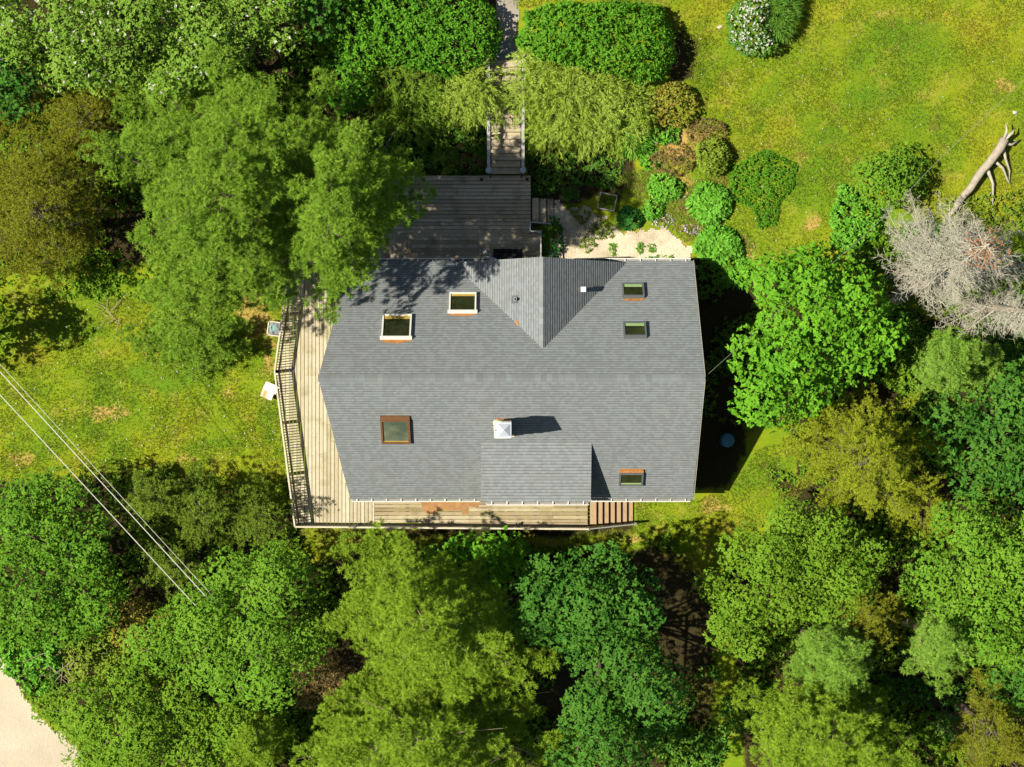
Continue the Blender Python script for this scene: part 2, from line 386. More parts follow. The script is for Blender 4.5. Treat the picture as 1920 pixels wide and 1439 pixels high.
def blademat():
    m = N('grass_blades'); col, c = grasscol(m); g = m.n('ShaderNodeNewGeometry')
    col = m.mix(1.0, col, m.ramp(g.outputs['Random Per Island'], [(0, 0.6), (0.5, 1.0), (1, 1.4)]), 'MULTIPLY')
    col = m.mix(m.ramp(g.outputs['Random Per Island'], [(0.86, 0.0), (0.92, 0.75)]), col, (0.52, 0.43, 0.16))
    return m.done(col, 0.6, 0.2, trans=col, tfac=0.3)
M['blade'] = blademat()
def gravelmat(name, a, b, c, big=0.5):
    m = N(name); v = m.world(); vo = m.n('ShaderNodeTexVoronoi'); vo.inputs['Scale'].default_value = 22; m.l(v, vo.inputs['Vector'])
    col = m.ramp(m.noise(v, 28, 4, 0.75), [(0.28, a), (0.5, b), (0.75, c)])
    col = m.mix(m.ramp(m.noise(v, big, 5, 0.6), [(0.45, 0.0), (0.7, 0.6)]), col, a)
    return m.done(col, 0.95, 0.1, bump=vo.outputs['Distance'], bstr=0.5, bdist=0.02)
M['gravel'] = gravelmat('pale_garden_gravel', (0.22, 0.17, 0.10), (0.54, 0.46, 0.33), (0.74, 0.68, 0.54), 1.1)
M['road'] = gravelmat('pale_gravel_road', (0.34, 0.285, 0.20), (0.45, 0.39, 0.29), (0.54, 0.48, 0.37), 0.5)
M['pathm'] = gravelmat('grey_path_gravel', (0.20, 0.18, 0.14), (0.30, 0.27, 0.22), (0.42, 0.38, 0.31), 0.9)

# ------------------------------------------------------------------ ground
LITTER_SHADE = [  # woodland floor, beds, and the house's east shade painted in as dark ground (photo pixels)
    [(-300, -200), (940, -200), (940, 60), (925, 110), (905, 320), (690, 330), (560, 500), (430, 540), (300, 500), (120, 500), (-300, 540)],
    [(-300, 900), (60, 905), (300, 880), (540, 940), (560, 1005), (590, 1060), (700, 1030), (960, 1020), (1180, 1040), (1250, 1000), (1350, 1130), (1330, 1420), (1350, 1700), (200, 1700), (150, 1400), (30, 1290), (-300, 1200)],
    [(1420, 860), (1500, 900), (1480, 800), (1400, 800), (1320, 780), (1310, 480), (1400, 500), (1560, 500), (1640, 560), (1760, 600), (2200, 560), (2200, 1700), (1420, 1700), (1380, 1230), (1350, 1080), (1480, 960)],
    [(1290, 480), (1370, 490), (1400, 560), (1400, 840), (1362, 915), (1290, 920)], [(560, 990), (1200, 985), (1180, 1005), (800, 1012), (560, 1000)],  # the outline beside the east wall darkens the grass as painted house shade
    [(985, 280), (1180, 280), (1170, 350), (1100, 375), (1000, 380)],
    [(1140, 290), (1190, 300), (1185, 345), (1150, 380), (1140, 340)],
    [(1265, 40), (1310, 80), (1300, 150), (1250, 160)],
]
TAN = [ell(200, 775, 50, 22), ell(350, 860, 35, 15), ell(430, 735, 20, 22), ell(40, 860, 40, 20), ell(470, 590, 40, 60), ell(505, 650, 18, 70), ell(500, 740, 16, 50),
       [(1310, 175), (1390, 190), (1410, 205), (1370, 208), (1310, 190)], ell(1520, 420, 26, 20), ell(1420, 200, 40, 8), ell(1500, 290, 20, 14), ell(1480, 470, 40, 10), ell(1880, 160, 30, 20), ell(1600, 300, 30, 10),
       ell(1265, 365, 45, 50), ell(1290, 270, 60, 40), ell(1300, 410, 30, 40), ell(1200, 470, 110, 40), ell(1400, 470, 30, 40), ell(1340, 950, 40, 22), ell(640, 1015, 70, 14), ell(1000, 1020, 70, 16),
       ell(1180, 1010, 40, 14), ell(1300, 1280, 50, 30), ell(1440, 1300, 20, 18), ell(360, 610, 16, 30), ell(1760, 30, 40, 12), ell(1660, 30, 30, 14), ell(1100, 4, 90, 8), ell(110, 1240, 50, 30)]
LUSH = [ell(120, 620, 80, 40), ell(300, 720, 60, 30), ell(35, 815, 18, 14), ell(420, 830, 60, 20), ell(330, 700, 120, 40), ell(1700, 60, 80, 40), ell(1640, 180, 60, 30), ell(1560, 260, 40, 30), ell(1240, 975, 40, 14), ell(500, 800, 20, 60), ell(1400, 240, 40, 16)]
def make_ground():
    xs = np.concatenate([np.linspace(-260, -26, 20), np.arange(-25, 25.01, 0.25), np.linspace(26, 260, 20)])
    ys = np.concatenate([np.linspace(-260, -21, 20), np.arange(-20, 20.01, 0.25), np.linspace(21, 260, 20)])
    X, Y = np.meshgrid(xs, ys); x, y = X.ravel(), Y.ravel(); z = ground(x, y)
    inner = (np.abs(x) < 25.5) & (np.abs(y) < 20.5)
    z = z + np.where(inner, 0.03 * np.sin(x * 1.7 + np.sin(y * 1.3)) * np.cos(y * 1.9), 0)
    nx, ny = len(xs), len(ys); i = np.arange(nx * ny).reshape(ny, nx)
    q = np.stack([i[:-1, :-1], i[:-1, 1:], i[1:, 1:], i[1:, :-1]], -1).reshape(-1, 4)
    me = bpy.data.meshes.new('ground'); me.from_pydata(np.stack([x, y, z], -1).tolist(), [], q.tolist())
    px = np.stack([x * F / (HC - z) + 960, 719.5 - y * F / (HC - z)], -1)
    c = np.zeros((len(x), 4), np.float32); c[:, 3] = 1
    for k, (polys, soft) in enumerate(((LITTER_SHADE, 22.0), (TAN, 20.0), (LUSH, 34.0))):
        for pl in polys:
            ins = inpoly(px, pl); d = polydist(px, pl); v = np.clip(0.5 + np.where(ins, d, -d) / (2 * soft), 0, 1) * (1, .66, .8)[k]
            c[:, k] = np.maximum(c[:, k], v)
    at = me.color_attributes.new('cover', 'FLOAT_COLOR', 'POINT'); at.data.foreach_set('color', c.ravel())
    me.polygons.foreach_set('use_smooth', [True] * len(me.polygons)); me.update()
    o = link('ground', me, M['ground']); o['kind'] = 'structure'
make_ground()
def sheet(name, poly, mat, step=0.12, lift=0.02, ragged=5.0):
    a = np.array(poly, float); pts = Gn(a[:, 0], a[:, 1]); lo, hi = pts.min(0) - .1, pts.max(0) + .1
    xs = np.arange(lo[0], hi[0], step); ys = np.arange(lo[1], hi[1], step); X, Y = np.meshgrid(xs, ys); x, y = X.ravel(), Y.ravel()
    z = ground(x, y); px = np.stack([x * F / (HC - z) + 960, 719.5 - y * F / (HC - z)], -1)
    d = polydist(px, poly) * np.where(inpoly(px, poly), 1, -1)
    rag = (np.sin(x * 5.1 + 2 * np.sin(y * 3.3)) + np.sin(y * 7.7 + 1.7 * np.sin(x * 4.1)) + np.sin(x * 13 + y * 11)) * ragged / 2
    ok = d + rag > 0
    z = z + lift + 0.03 * np.sin(x * 1.7 + np.sin(y * 1.3)) * np.cos(y * 1.9) - 0.0
    nx = len(xs); i = np.arange(len(x)).reshape(len(ys), nx)
    q = np.stack([i[:-1, :-1], i[:-1, 1:], i[1:, 1:], i[1:, :-1]], -1).reshape(-1, 4); q = q[ok[q].sum(1) >= 3]
    used = np.unique(q); rm = np.full(len(x), -1); rm[used] = np.arange(len(used))
    me = bpy.data.meshes.new(name); me.from_pydata(np.stack([x, y, z], -1)[used].tolist(), [], rm[q].tolist()); me.update()
    o = link(name, me, mat); o['kind'] = 'structure'; return o
ROADP = [(-400, 1180), (-30, 1200), (15, 1250), (45, 1300), (75, 1345), (120, 1375), (150, 1410), (170, 1460), (200, 1600), (-400, 1600)]
sheet('road', ROADP, M['road'], 0.14, 0.02, 5)
GRAVP = [(1020, 378), (1060, 384), (1105, 392), (1128, 408), (1122, 428), (1150, 424), (1165, 437), (1215, 428), (1250, 438), (1290, 460), (1305, 492), (1300, 500), (1060, 500), (1020, 497), (1030, 470), (1045, 450), (1040, 415), (1018, 410)]
sheet('garden_gravel', GRAVP, M['gravel'], 0.07, 0.04, 10)
sheet('path', [(928, -40), (975, -40), (972, 60), (968, 112), (925, 112), (930, 50)], M['pathm'], 0.1, 0.03, 4)

# ------------------------------------------------------------------ house
RY, RZ = 0.2, 7.3; EZ = 2.7; SY, NY = -4.45, 4.72
XR, XLr, XLe = 7.0, -7.02, -6.23
house = thing('house', 'grey shingled chalet house with steep gable roof, dormers and pointed west overhang', 'house', (0, 0, 0))
def clip(poly, v, keep_above):
    out = []
    for i in range(len(poly)):
        a, b = poly[i], poly[(i + 1) % len(poly)]; fa, fb = (a[1] - v), (b[1] - v)
        if not keep_above: fa, fb = -fa, -fb
        if fa >= 0: out.append(a)
        if fa * fb < 0: t = fa / (fa - fb); out.append((a[0] + t * (b[0] - a[0]), a[1] + t * (b[1] - a[1])))
    return out
def roof_plane(mb, pts, u, up, course=0.127, thick=0.16, uoff=0.0, butt=0.014):
    """pts: world corners of one plane; u: unit vector along the eave; up: unit vector up the slope"""
    pts = [Vector(p) for p in pts]; u = Vector(u).normalized(); up = Vector(up).normalized(); n = u.cross(up)
    if n.z < 0: u = -u; n = u.cross(up)
    o = pts[0]; uv = [((p - o).dot(u), (p - o).dot(up)) for p in pts]
    ar = sum(uv[i][0] * uv[(i + 1) % len(uv)][1] - uv[(i + 1) % len(uv)][0] * uv[i][1] for i in range(len(uv)))
    if ar < 0: uv = uv[::-1]
    vmin = min(q[1] for q in uv); vmax = max(q[1] for q in uv); k = 0
    mb.prism([o + u * a + up * b - n * thick for a, b in uv], n * thick)
    v = vmin
    while v < vmax - 1e-4:
        v1 = min(v + course, vmax); pl = clip(clip(uv, v, True), v1, False)
        if len(pl) >= 3:
            W = lambda q: o + u * q[0] + up * q[1] + n * (0.004 + butt * (1 - (q[1] - v) / course))
            tv = lambda q: (q[0] + uoff, k * course + (q[1] - v) * 0.98 + 0.001)
            mb.poly([W(q) for q in pl], [tv(q) for q in pl])
            bt = sorted([q for q in pl if abs(q[1] - v) < 1e-5])
            if len(bt) >= 2:
                a, b = bt[0], bt[-1]
                mb.poly([o + u * a[0] + up * a[1], o + u * b[0] + up * b[1], W(b), W(a)], [tv(a), tv(b), tv(b), tv(a)])
        v = v1; k += 1
ks = (RZ - EZ) / (RY - SY); kn = (RZ - EZ) / (NY - RY)
rb = MB()
roof_plane(rb, [(XLe, SY, EZ), (XR - .03, SY, EZ), (XR, RY, RZ), (XLr, RY, RZ)], (1, 0, 0), (0, 1, ks))
roof_plane(rb, [(XR, NY, EZ), (XLe, NY, EZ), (XLr, RY, RZ), (XR, RY, RZ)], (-1, 0, 0), (0, -1, kn), uoff=3.3)
roof = rb.build('roof', M['shingle'], house)
def ridge(name, a, b, da, db, parent, step=0.2, width=0.15):
    mb = MB(); a, b = Vector(a), Vector(b); d = (b - a); L = d.length; d.normalize(); n = int(L / step)
    da, db = Vector(da).normalized(), Vector(db).normalized()
    for i in range(n):
        p = a + d * (i * L / n - 0.01); q = a + d * ((i + 1) * L / n); up = Vector((0, 0, 0.028 + 0.006 * (i % 2)))
        uo = rng.random() * 40; vo = (int(rng.integers(0, 300)) + .62) * .127
        for s in (da, db):
            pts = [p + up, q + up, q + s * width + up * 0.9, p + s * width + up * 0.9]
            if (pts[1] - pts[0]).cross(pts[2] - pts[0]).z < 0: pts = pts[::-1]
            mb.poly(pts, [(uo, vo)] * 4)
            mb.poly([p + s * width + up * .9, q + s * width + up * .9, q + s * width, p + s * width], [(uo, vo)] * 4)
    return mb.build(name, M['shingle'], parent)
ridge('ridge_cap', (XLr, RY, RZ), (XR, RY, RZ), (0, -1, -ks), (0, 1, -kn), roof, 0.21, 0.19)
# north cross gable
CX, CZ, CYs, CYn = 1.14, 6.2, 1.27, 4.66
gb = MB(); hl, hr = 3.5, 3.3; zz = EZ + 0.02
roof_plane(gb, [(CX - hl, CYn, zz), (CX, CYs, CZ), (CX, CYn, CZ)], (0, 1, 0), (hl, 0, CZ - zz), uoff=1.3)
roof_plane(gb, [(CX + hr, CYn, zz), (CX, CYn, CZ), (CX, CYs, CZ)], (0, -1, 0), (-hr, 0, CZ - zz), uoff=5.3, butt=.024)
gable = gb.build('gable_roof', M['shingle'], house)
ridge('ridge_cap', (CX, CYs + .1, CZ), (CX, CYn, CZ), (-hl, 0, -(CZ - zz)), (hr, 0, -(CZ - zz)), gable, 0.2, 0.19)
# south shed dormer
DX0, DX1, DYt, DZt, DYe, DZe = -1.17, 2.98, -2.2, 4.93, -4.49, 4.16
sb = MB(); roof_plane(sb, [(DX0, DYe, DZe), (DX1, DYe, DZe), (DX1, DYt + .12, DZt + .04), (DX0, DYt + .12, DZt + .04)], (1, 0, 0), (0, DYt - DYe, DZt - DZe), course=0.15, uoff=7.7, thick=0.14)
sb.build('dormer_roof', M['shingle'], house)
wl = MB()
zr = lambda y: RZ - (RY - y) * ks if y < RY else RZ - (y - RY) * kn
fp = [(-5.85, -4.0), (6.6, -4.0), (6.6, RY), (6.6, 4.3), (-5.85, 4.3), (-6.5, RY)]
for i in range(6):
    a, b = fp[i], fp[(i + 1) % 6]
    wl.poly([(a[0], a[1], -0.3), (b[0], b[1], -0.3), (b[0], b[1], zr(b[1]) - .24), (a[0], a[1], zr(a[1]) - .24)])
wl.build('wall', M['siding'], house)
dw = MB()
dw.poly([(DX0 + .12, -4.1, 2.85), (DX1 - .12, -4.1, 2.85), (DX1 - .12, -4.1, DZe + .0), (DX0 + .12, -4.1, DZe + .0)])
for x in (DX0 + .1, DX1 - .1):
    dw.prism([(x - .02, -4.12, 2.9), (x + .02, -4.12, 2.9), (x + .02, DYt + .05, DZt - .15), (x - .02, DYt + .05, DZt - .15)], (0, 0, 0.02))
    dw.poly([(x, -4.1, 2.9), (x, DYt, DZt - .12), (x, -4.1, DZe)])
dw.build('dormer_wall', M['siding'], house)
gw = MB(); gw.poly([(CX + 3.0, 4.34, 2.75), (CX - 3.2, 4.34, 2.75), (CX, 4.34, CZ - .2)]); gw.build('gable_wall', M['siding'], house)
def window(cx, cy, cz, wdt, hgt, nrm2, name='window', door=False):
    n = Vector((*nrm2, 0)).normalized(); u = Vector((-n.y, n.x, 0)); c = Vector((cx, cy, cz)) + n * 0.02
    mb = MB(); t = 0.07
    mb.box(c + Vector((0, 0, hgt / 2)), (wdt, .06, t), u, n); mb.box(c - Vector((0, 0, hgt / 2)), (wdt, .08, t), u, n)
    for s in (-1, 1): mb.box(c + u * s * wdt / 2, (t, .07, hgt + t * .9), u, n)
    o = mb.build(name, M['white'], house)
    if door:
        d = MB(); d.box(c, (wdt - t, .04, hgt - t), u, n); d.build('panel', M['siding'], o)
        h = MB(); h.box(c + u * wdt * .35 + n * .05, (.04, .06, .12), u, n); h.build('handle', M['metal'], o)
    else:
        g = MB(); g.box(c - n * 0.005, (wdt - t, .02, hgt - t), u, n); g.build('pane', M['glass'], o)
window(-0.1, 4.3, 2.1, .95, 2.0, (0, 1), 'door', True)
for x in (-4.0, 3.6, 5.4): window(x, 4.3, 2.1, 1.0, 0.9, (0, 1))
for x in (-3.5, -0.5, 1.6): window(x, -4.0, 2.1, 1.2, 1.2, (0, -1))
for x in (0.0, 1.8): window(x, -4.1, 3.5, 1.1, .7, (0, -1))
for y in (-2.6, -1.0, 1.4, 3.0):
    s = (y - RY) / (4.2 if y < RY else 4.1); nx = -1
    t = abs(s); x = -6.5 + .65 * t; nv = (-4.2, -.65) if y < RY else (-4.1, .65)
    window(x, y, 2.6, 1.1, 2.2, nv)
for y in (-2.0, 2.2): window(6.6, y, 1.9, 1.1, 1.2, (1, 0))
# fascia trim along the rakes (pale edge)
for a, b in (((XR + .008, SY, EZ - .07), (XR + .008, RY, RZ - .07)), ((XR + .008, NY, EZ - .07), (XR + .008, RY, RZ - .07)), ((XLe - .008, SY, EZ - .07), (XLr - .008, RY, RZ - .07)), ((XLe - .008, NY, EZ - .07), (XLr - .008, RY, RZ - .07))):
    tr = MB(); tr.bar(a, b, .014, .13); tr.build('rake_trim', M['rail'], house)
def gutter(x0, x1, y, z, out):
    mb = MB(); d = 0.10
    mb.box(((x0 + x1) / 2, y + out * d, z - .05), (x1 - x0, .026, .11)); mb.box(((x0 + x1) / 2, y + out * (d - .055), z - .10), (x1 - x0, .08, .012))
    g = mb.build('gutter', M['white'], house)
    gi = MB(); gi.box(((x0 + x1) / 2, y + out * (d - .055), z - .085), (x1 - x0 - .02, .07, .012)); gi.build('gutter_bed', M['gutter_in'], g)
    n = max(2, int((x1 - x0) / .52))
    for i in range(n):
        b = MB(); x = x0 + .2 + (x1 - x0 - .4) * i / (n - 1); b.box((x, y + out * (d - .07), z + .018), (.028, .15, .02)); b.build('bracket', M['white'], g)
gutter(XLe + .05, -1.25, SY, EZ, -1); gutter(DX1 + .08, XR - .12, SY, EZ, -1); gutter(DX0 + .2, DX1 - .08, DYe, DZe, -1)
gutter(XLe + .05, -1.1, NY, EZ, 1); gutter(2.4, XR - .1, NY, EZ, 1)
# things standing on the slopes
def ray(px, py, p0, n):
    C = Vector((0, 0, HC)); d = Vector(((px - 960) / F, (719.5 - py) / F, -1)); n = Vector(n); t = (Vector(p0) - C).dot(n) / d.dot(n); return C + d * t
PS = ((0, RY, RZ), (0, -ks, 1)); PNn = ((0, RY, RZ), (0, kn, 1))
def skylight(x0, x1, y0, y1, plane, fm, gm, lin, h=0.16, fr=0.058, lint=0.12, rust=None, apron=None):
    p0, n = plane; n = Vector(n).normalized(); c = ray((x0 + x1) / 2, (y0 + y1) / 2, Vector(p0) + n * h, n) - n * h
    s = (HC - c.z) / F; wdt = (x1 - x0) * s; a = ray(960, y0, p0, n); b = ray(960, y1, p0, n); L = (a - b).length
    up = Vector((0, -n.z, n.y)) if n.y > 0 else Vector((0, n.z, -n.y)); up.normalize(); u = up.cross(n)
    dn = up
    fb = MB()
    for sg in (-1, 1): fb.box(c + u * sg * (wdt - fr) / 2 + n * h / 2, (fr, L - 2 * fr, h), u, up)
    fb.box(c - dn * (L - fr) / 2 + n * (h / 2 + .002), (wdt, fr, h + .004), u, up)
    fb.box(c + dn * (L - fr) / 2 + n * (h / 2 + .002), (wdt + (.09 if fm == 'white' else 0), fr, h + .004), u, up)
    f = fb.build('skylight', M[fm], house)
    g = MB(); g.box(c + n * (h - .06), (wdt - 2 * fr + .01, L - 2 * fr + .01, .02), u, up); g.build('pane', M[gm], f)
    q = MB(); q.box(c - up * (L / 2 - fr - lint / 2 - .01) + n * (h - .04), (wdt - 2 * fr - .02, lint, .016), u, up); q.build('reveal_strip', M[lin], f)  # strip laid over the pane in place of the well's lit inner reveal
    if apron:
        q = MB(); q.box(c + up * (L / 2 + .06) + n * .06, (wdt, .13, .09), u, up); q.build('flashing' if apron != 'rust' else 'needle_litter', M[apron], f)
    if rust:
        pts = []; wr = wdt + .1
        for i in range(9): t = i / 8; pts.append(c + up * (L / 2 + .01) + u * wr * (t - .5) + n * .026)
        for i in range(8, -1, -1): t = i / 8; pts.append(c + up * (L / 2 + .02 + rust * (math.sin(math.pi * t) ** .6) * (1 + .25 * math.sin(i * 2.3))) + u * wr * (t - .5) + n * .026)
        q = MB(); q.prism(pts[::-1] if (pts[1] - pts[0]).cross(pts[-1] - pts[0]).dot(n) < 0 else pts, n * .004); q.build('needle_litter', M['rust'], f)
skylight(716, 771, 589, 632, PNn, 'white', 'glass', 'yellow', rust=.17, lint=.15)
skylight(842, 893, 548, 583, PNn, 'white', 'glass', 'yellow', rust=.13, lint=.10)
skylight(1167, 1208, 530, 555, PNn, 'darkframe', 'glass', 'greenlin', rust=.12, fr=.06)
skylight(1169, 1212, 603, 630, PNn, 'darkframe', 'glass', 'greenlin', fr=.06)
skylight(714, 769, 789, 833, PS, 'brownframe', 'glass2', 'yellow', fr=.075, lint=.03, apron='brownframe')
skylight(1161, 1206, 889, 912, PS, 'darkframe', 'glass', 'greenlin', fr=.06, lint=.06, apron='rust')
# rust spot at the valley
PW = ((CX, CYn, CZ), (-(CZ - zz), 0, hl))
c = ray(968, 609, *PW); nW = Vector(PW[1]).normalized(); uW = Vector((0, 1, 0)); vW = nW.cross(uW)
q = MB(); q.prism([c + uW * a + vW * b + nW * .024 for a, b in ((-.17, -.1), (-.05, -.16), (.12, -.1), (.15, .02), (.03, .14), (-.1, .12))], nW * .004); q.build('needle_litter', M['rust'], gable)
# vents
c = ray(966, 562, *PW); vb = MB()
vb.box(c + nW * .03, (.3, .3, .02), uW, vW); vp = vb.build('pipe_vent', M['darkframe'], house)
vb = MB(); vb.tube([c, c + Vector((0, 0, .38))], [.06, .06], 14); vb.build('pipe', M['metal'], vp); vb = MB(); vb.tube([c + Vector((0, 0, .381)), c + Vector((0, 0, .386))], [.045, .045], 14); vb.build('opening', M['black'], vp)
PE = ((CX, CYn, CZ), ((CZ - zz), 0, hr)); c = ray(1093, 544, *PE)
vb = MB(); vb.box(c + Vector((0, 0, .17)), (.15, .15, .5)); vb.box(c + Vector((0, 0, .435)), (.19, .19, .03)); vb.build('vent', M['white'], house)
# chimney
ch = MB(); cx, cy, ztop = -0.315, -1.66, 8.5
crs = np.arange(4.9, 8.25, 0.16)
for k, z in enumerate(crs):
    for sx in range(2):
        for sy in range(2):
            j = rng.uniform(-.03, .045, 2); o = .14
            ch.box((cx + (sx - .5) * .29 - abs(j[0]) * .5, cy + (sy - .5) * .29, z + .08), (.30 + j[0], .30 + j[1], .153))
chim = ch.build('chimney', M['cream'], house)
cc = MB(); cc.box((cx + .03, cy, ztop - .2), (.46, .52, .1)); cc.build('flue', M['metal'], chim)
cp = MB(); a = .26; zt = ztop - .05
cp.prism([(cx + .03 - a, cy - a - .02, zt), (cx + .03 + a, cy - a - .02, zt), (cx + .03 + a, cy + a + .02, zt), (cx + .03 - a, cy + a + .02, zt)], (0, 0, .07))
a -= .03; pk = (cx + .03, cy, zt + .27); cr = [(cx + .03 - a, cy - a, zt + .072), (cx + .03 + a, cy - a, zt + .072), (cx + .03 + a, cy + a, zt + .072), (cx + .03 - a, cy + a, zt + .072)]
for i in range(4): cp.poly([cr[i], cr[(i + 1) % 4], pk])
cp.build('chimney_cap', M['whitepaint'], chim)
fl = MB(); nS = Vector((0, -ks, 1)).normalized(); upS = Vector((0, 1, ks)).normalized(); cb = Vector((cx, cy, zr(cy)))
fl.box(cb + upS * .42 + nS * .02, (.55, .22, .02), (1, 0, 0), upS); fl.build('needle_litter', M['rust'], chim)
fl = MB(); fl.box(cb + upS * .36 + Vector((-.30, 0, .05)) + nS * .03, (.18, .16, .05), (1, .4, 0), upS); fl.build('lead_flashing', M['cream'], chim); fl = MB(); fl.box(cb - upS * .36 + Vector((.30, 0, 0)) + nS * .03, (.22, .12, .04), (1, 0, 0), upS); fl.build('lead_flashing', M['cream'], chim)

# satellite dish on the north eave
dish = thing('satellite_dish', 'small grey satellite dish with feed arm on the north eave beside the gutter', 'satellite dish', P(917, 488, 2.6))
db = MB(); c = P(917, 487, 3.0); ax = Vector((.18, .97, .25)).normalized(); s1 = ax.cross(Vector((0, 0, 1))).normalized(); s2 = s1.cross(ax)
ring = []
for r, dd in ((0.02, 0), (.15, .015), (.30, .06)):
    ring.append([c + (s1 * math.cos(t * math.pi / 9) + s2 * math.sin(t * math.pi / 9)) * r + ax * dd for t in range(18)])
for i in range(2):
    for k in range(18): db.poly([ring[i][k], ring[i][(k + 1) % 18], ring[i + 1][(k + 1) % 18], ring[i + 1][k]])
db.poly(ring[0]); db.build('reflector', M['metal'], dish)
ab = MB(); e = P(909, 473, 3.1); ab.tube([c - s2 * .25, c - s2 * .2 + ax * .2, e], [.014] * 3, 6); ab.tube([c - ax * .02, c - Vector((0, .16, .35))], [.025] * 2, 8); ab.build('arm', M['metal'], dish)
lb = MB(); lb.box(e, (.13, .1, .1), (1, .35, 0), (-.35, 1, 0)); lb.build('feed_horn', M['white'], dish)

# ------------------------------------------------------------------ decks
DZ = 1.1
def boards(mb, poly, along, w=0.148, gap=0.009, z=DZ, th=0.035, joints=()):
    """boards running along 'x' or 'y', cut to a convex outline"""
    f = (lambda p: (p[0], p[1])) if along == 'x' else (lambda p: (p[1], p[0]))
    uv = [f(p) for p in poly]; v0 = min(q[1] for q in uv); v1 = max(q[1] for q in uv); v = v0
    while v < v1 - .02:
        pl = clip(clip(uv, v + gap / 2, True), min(v + w - gap / 2, v1), False)
        if len(pl) >= 3:
            us = sorted(q[0] for q in pl); segs = [us[0]] + sorted(j + (0 if fixed else rng.uniform(-.8, .8)) for j, fixed in joints if us[0] + .3 < j < us[-1] - .3) + [us[-1]]
            for a, b in zip(segs[:-1], segs[1:]):
                sw = [(q[1], q[0]) for q in pl]; sw = clip(clip(sw, a + .003, True), b - .003, False); pc = [f((q[1], q[0])) for q in sw]
                if len(pc) < 3: continue
                ar = sum(pc[i][0] * pc[(i + 1) % len(pc)][1] - pc[(i + 1) % len(pc)][0] * pc[i][1] for i in range(len(pc)))
                if ar < 0: pc = pc[::-1]
                dz = rng.uniform(-.003, .003); mb.prism([(x, y, z - th + dz) for x, y in pc], (0, 0, th))
        v += w
A, B, Cc, SE = Vector((-8.44, -5.57)), Vector((-9.23, .47)), Vector((-8.60, 5.0)), Vector((2.98, -5.66))
deck = thing('wooden_deck', 'weathered tan wraparound deck along the west and south walls with slatted railings', 'deck', (-8.4, -5.5, 0))
mb = MB(); XJ = -5.42
boards(mb, [(A.x, A.y), (XJ, -5.60), (XJ, -3.9), (-6.3, .2), (-5.8, 5.0), (Cc.x, Cc.y), (B.x, B.y)] if False else [(A.x + .02, A.y + .02), (XJ, -5.60), (XJ, 5.0), (Cc.x, Cc.y), (B.x + .02, B.y)], 'y', gap=.021, joints=((-2.2, False), (2.6, False)))
mb.build('west_boards', M['deck_ns'], deck)
mb = MB(); boards(mb, [(XJ + .01, -5.62), (SE.x, SE.y + .02), (SE.x, -3.95), (XJ + .01, -3.95)], 'x', gap=.021, joints=((-1.3, False), (1.0, False)))
mb.build('south_boards', M['deck_ew'], deck)
mb = MB()
for k in range(7):
    a = (-8.2 + k * 1.7, -5.2); mb.box((a[0], -4.9, DZ - .12), (.05, 1.4, .15))
for p in (A, B, Vector((-8.8, -2.6)), Vector((-8.9, 2.7))): mb.box((p.x + .2, p.y + .1, DZ / 2 - .1), (.12, .12, DZ + .15))
for x in (-6, -3.5, -1, 1.5, 2.9): mb.box((x, -5.5, DZ / 2 - .1), (.12, .12, DZ + .15))
for p, q in ((A, B), (B, Cc), (A, SE)): mb.bar((p.x, p.y, DZ - .16), (q.x, q.y, DZ - .16), .04, .2)
mb.build('frame', M['dark_timber'], deck)
def patch(name, pts, mat, parent, z): m = MB(); m.prism([(x, y, z) for x, y in pts], (0, 0, .004)); return m.build(name, mat, parent)
pp = [P(x, y, DZ) for x, y in ((788, 936), (792, 955), (802, 966), (818, 963), (826, 957), (848, 958), (862, 956), (868, 966), (880, 962), (878, 950), (897, 952), (900, 936))]
patch('bare_paint_patch', [(p.x, p.y) for p in pp], M['bare'], deck, DZ + .002)
def railing(p, q, parent, h=1.05, z0=DZ, z1=DZ, sp=0.106, mat='rail', skirt=0.0, slope=False):
    p3, q3 = Vector((p[0], p[1], z0)), Vector((q[0], q[1], z1)); d = q3 - p3; L = d.length; n = int(L / sp); U = Vector((0, 0, 1))
    m = MB(); m.bar(p3 + U * (h - .07), q3 + U * (h - .07), .045, .14); m.bar(p3 + U * (h + .001), q3 + U * (h + .001), .06, .016); r = m.build('top_rail', M[mat], parent)
    m = MB(); m.bar(p3 + U * .09, q3 + U * .09, .04, .06)
    for i in range(n):
        a = p3 + d * ((i + .5) / n); m.box(a + U * (h / 2 - .06 - skirt / 2), (.032, .032, h - .14 + skirt))
    m.build('baluster_panel', M['rail'], parent)
    k = max(1, round(L / 2.2))
    for i in range(k + 1):
        m = MB(); a = p3 + d * (i / k); m.box(a + U * (h / 2 - .12), (.088, .088, h + .1)); m.build('post', M['rail'], parent)
railing(A, B, deck); railing(B, Cc, deck); railing(A, SE, deck, skirt=.2)
# steps down from the south deck
st = thing('south_steps', 'short flight of seven red-brown steps down from the south deck', 'steps', (SE.x, -5.0, 0))
for k in range(7):
    z = DZ - .155 * (k + 1); x = SE.x + .10 + .25 * k
    m = MB()
    m.box((x + .12, -4.88, z), (.25, 1.42, .04)); m.build('tread', M['tread'], st)
m = MB()
for y in (-4.16, -5.6): m.bar((SE.x + .0, y, DZ - .2), (SE.x + 1.85, y, -.08), .04, .24)
m.build('stringer', M['dark_timber'], st)
m = MB(); h = .95
m.bar((SE.x, SE.y, DZ + h), (SE.x + 1.9, -5.55, .02 + h * .9), .045, .10); m.build('handrail', M['greyrail'], st)
m = MB()
for k in range(17):
    t = (k + .5) / 17; x = SE.x + 1.9 * t; y = SE.y + (.11) * t; z = DZ + h + (.02 + h * .9 - DZ - h) * t; m.box((x, y, z - .48), (.03, .03, .9))
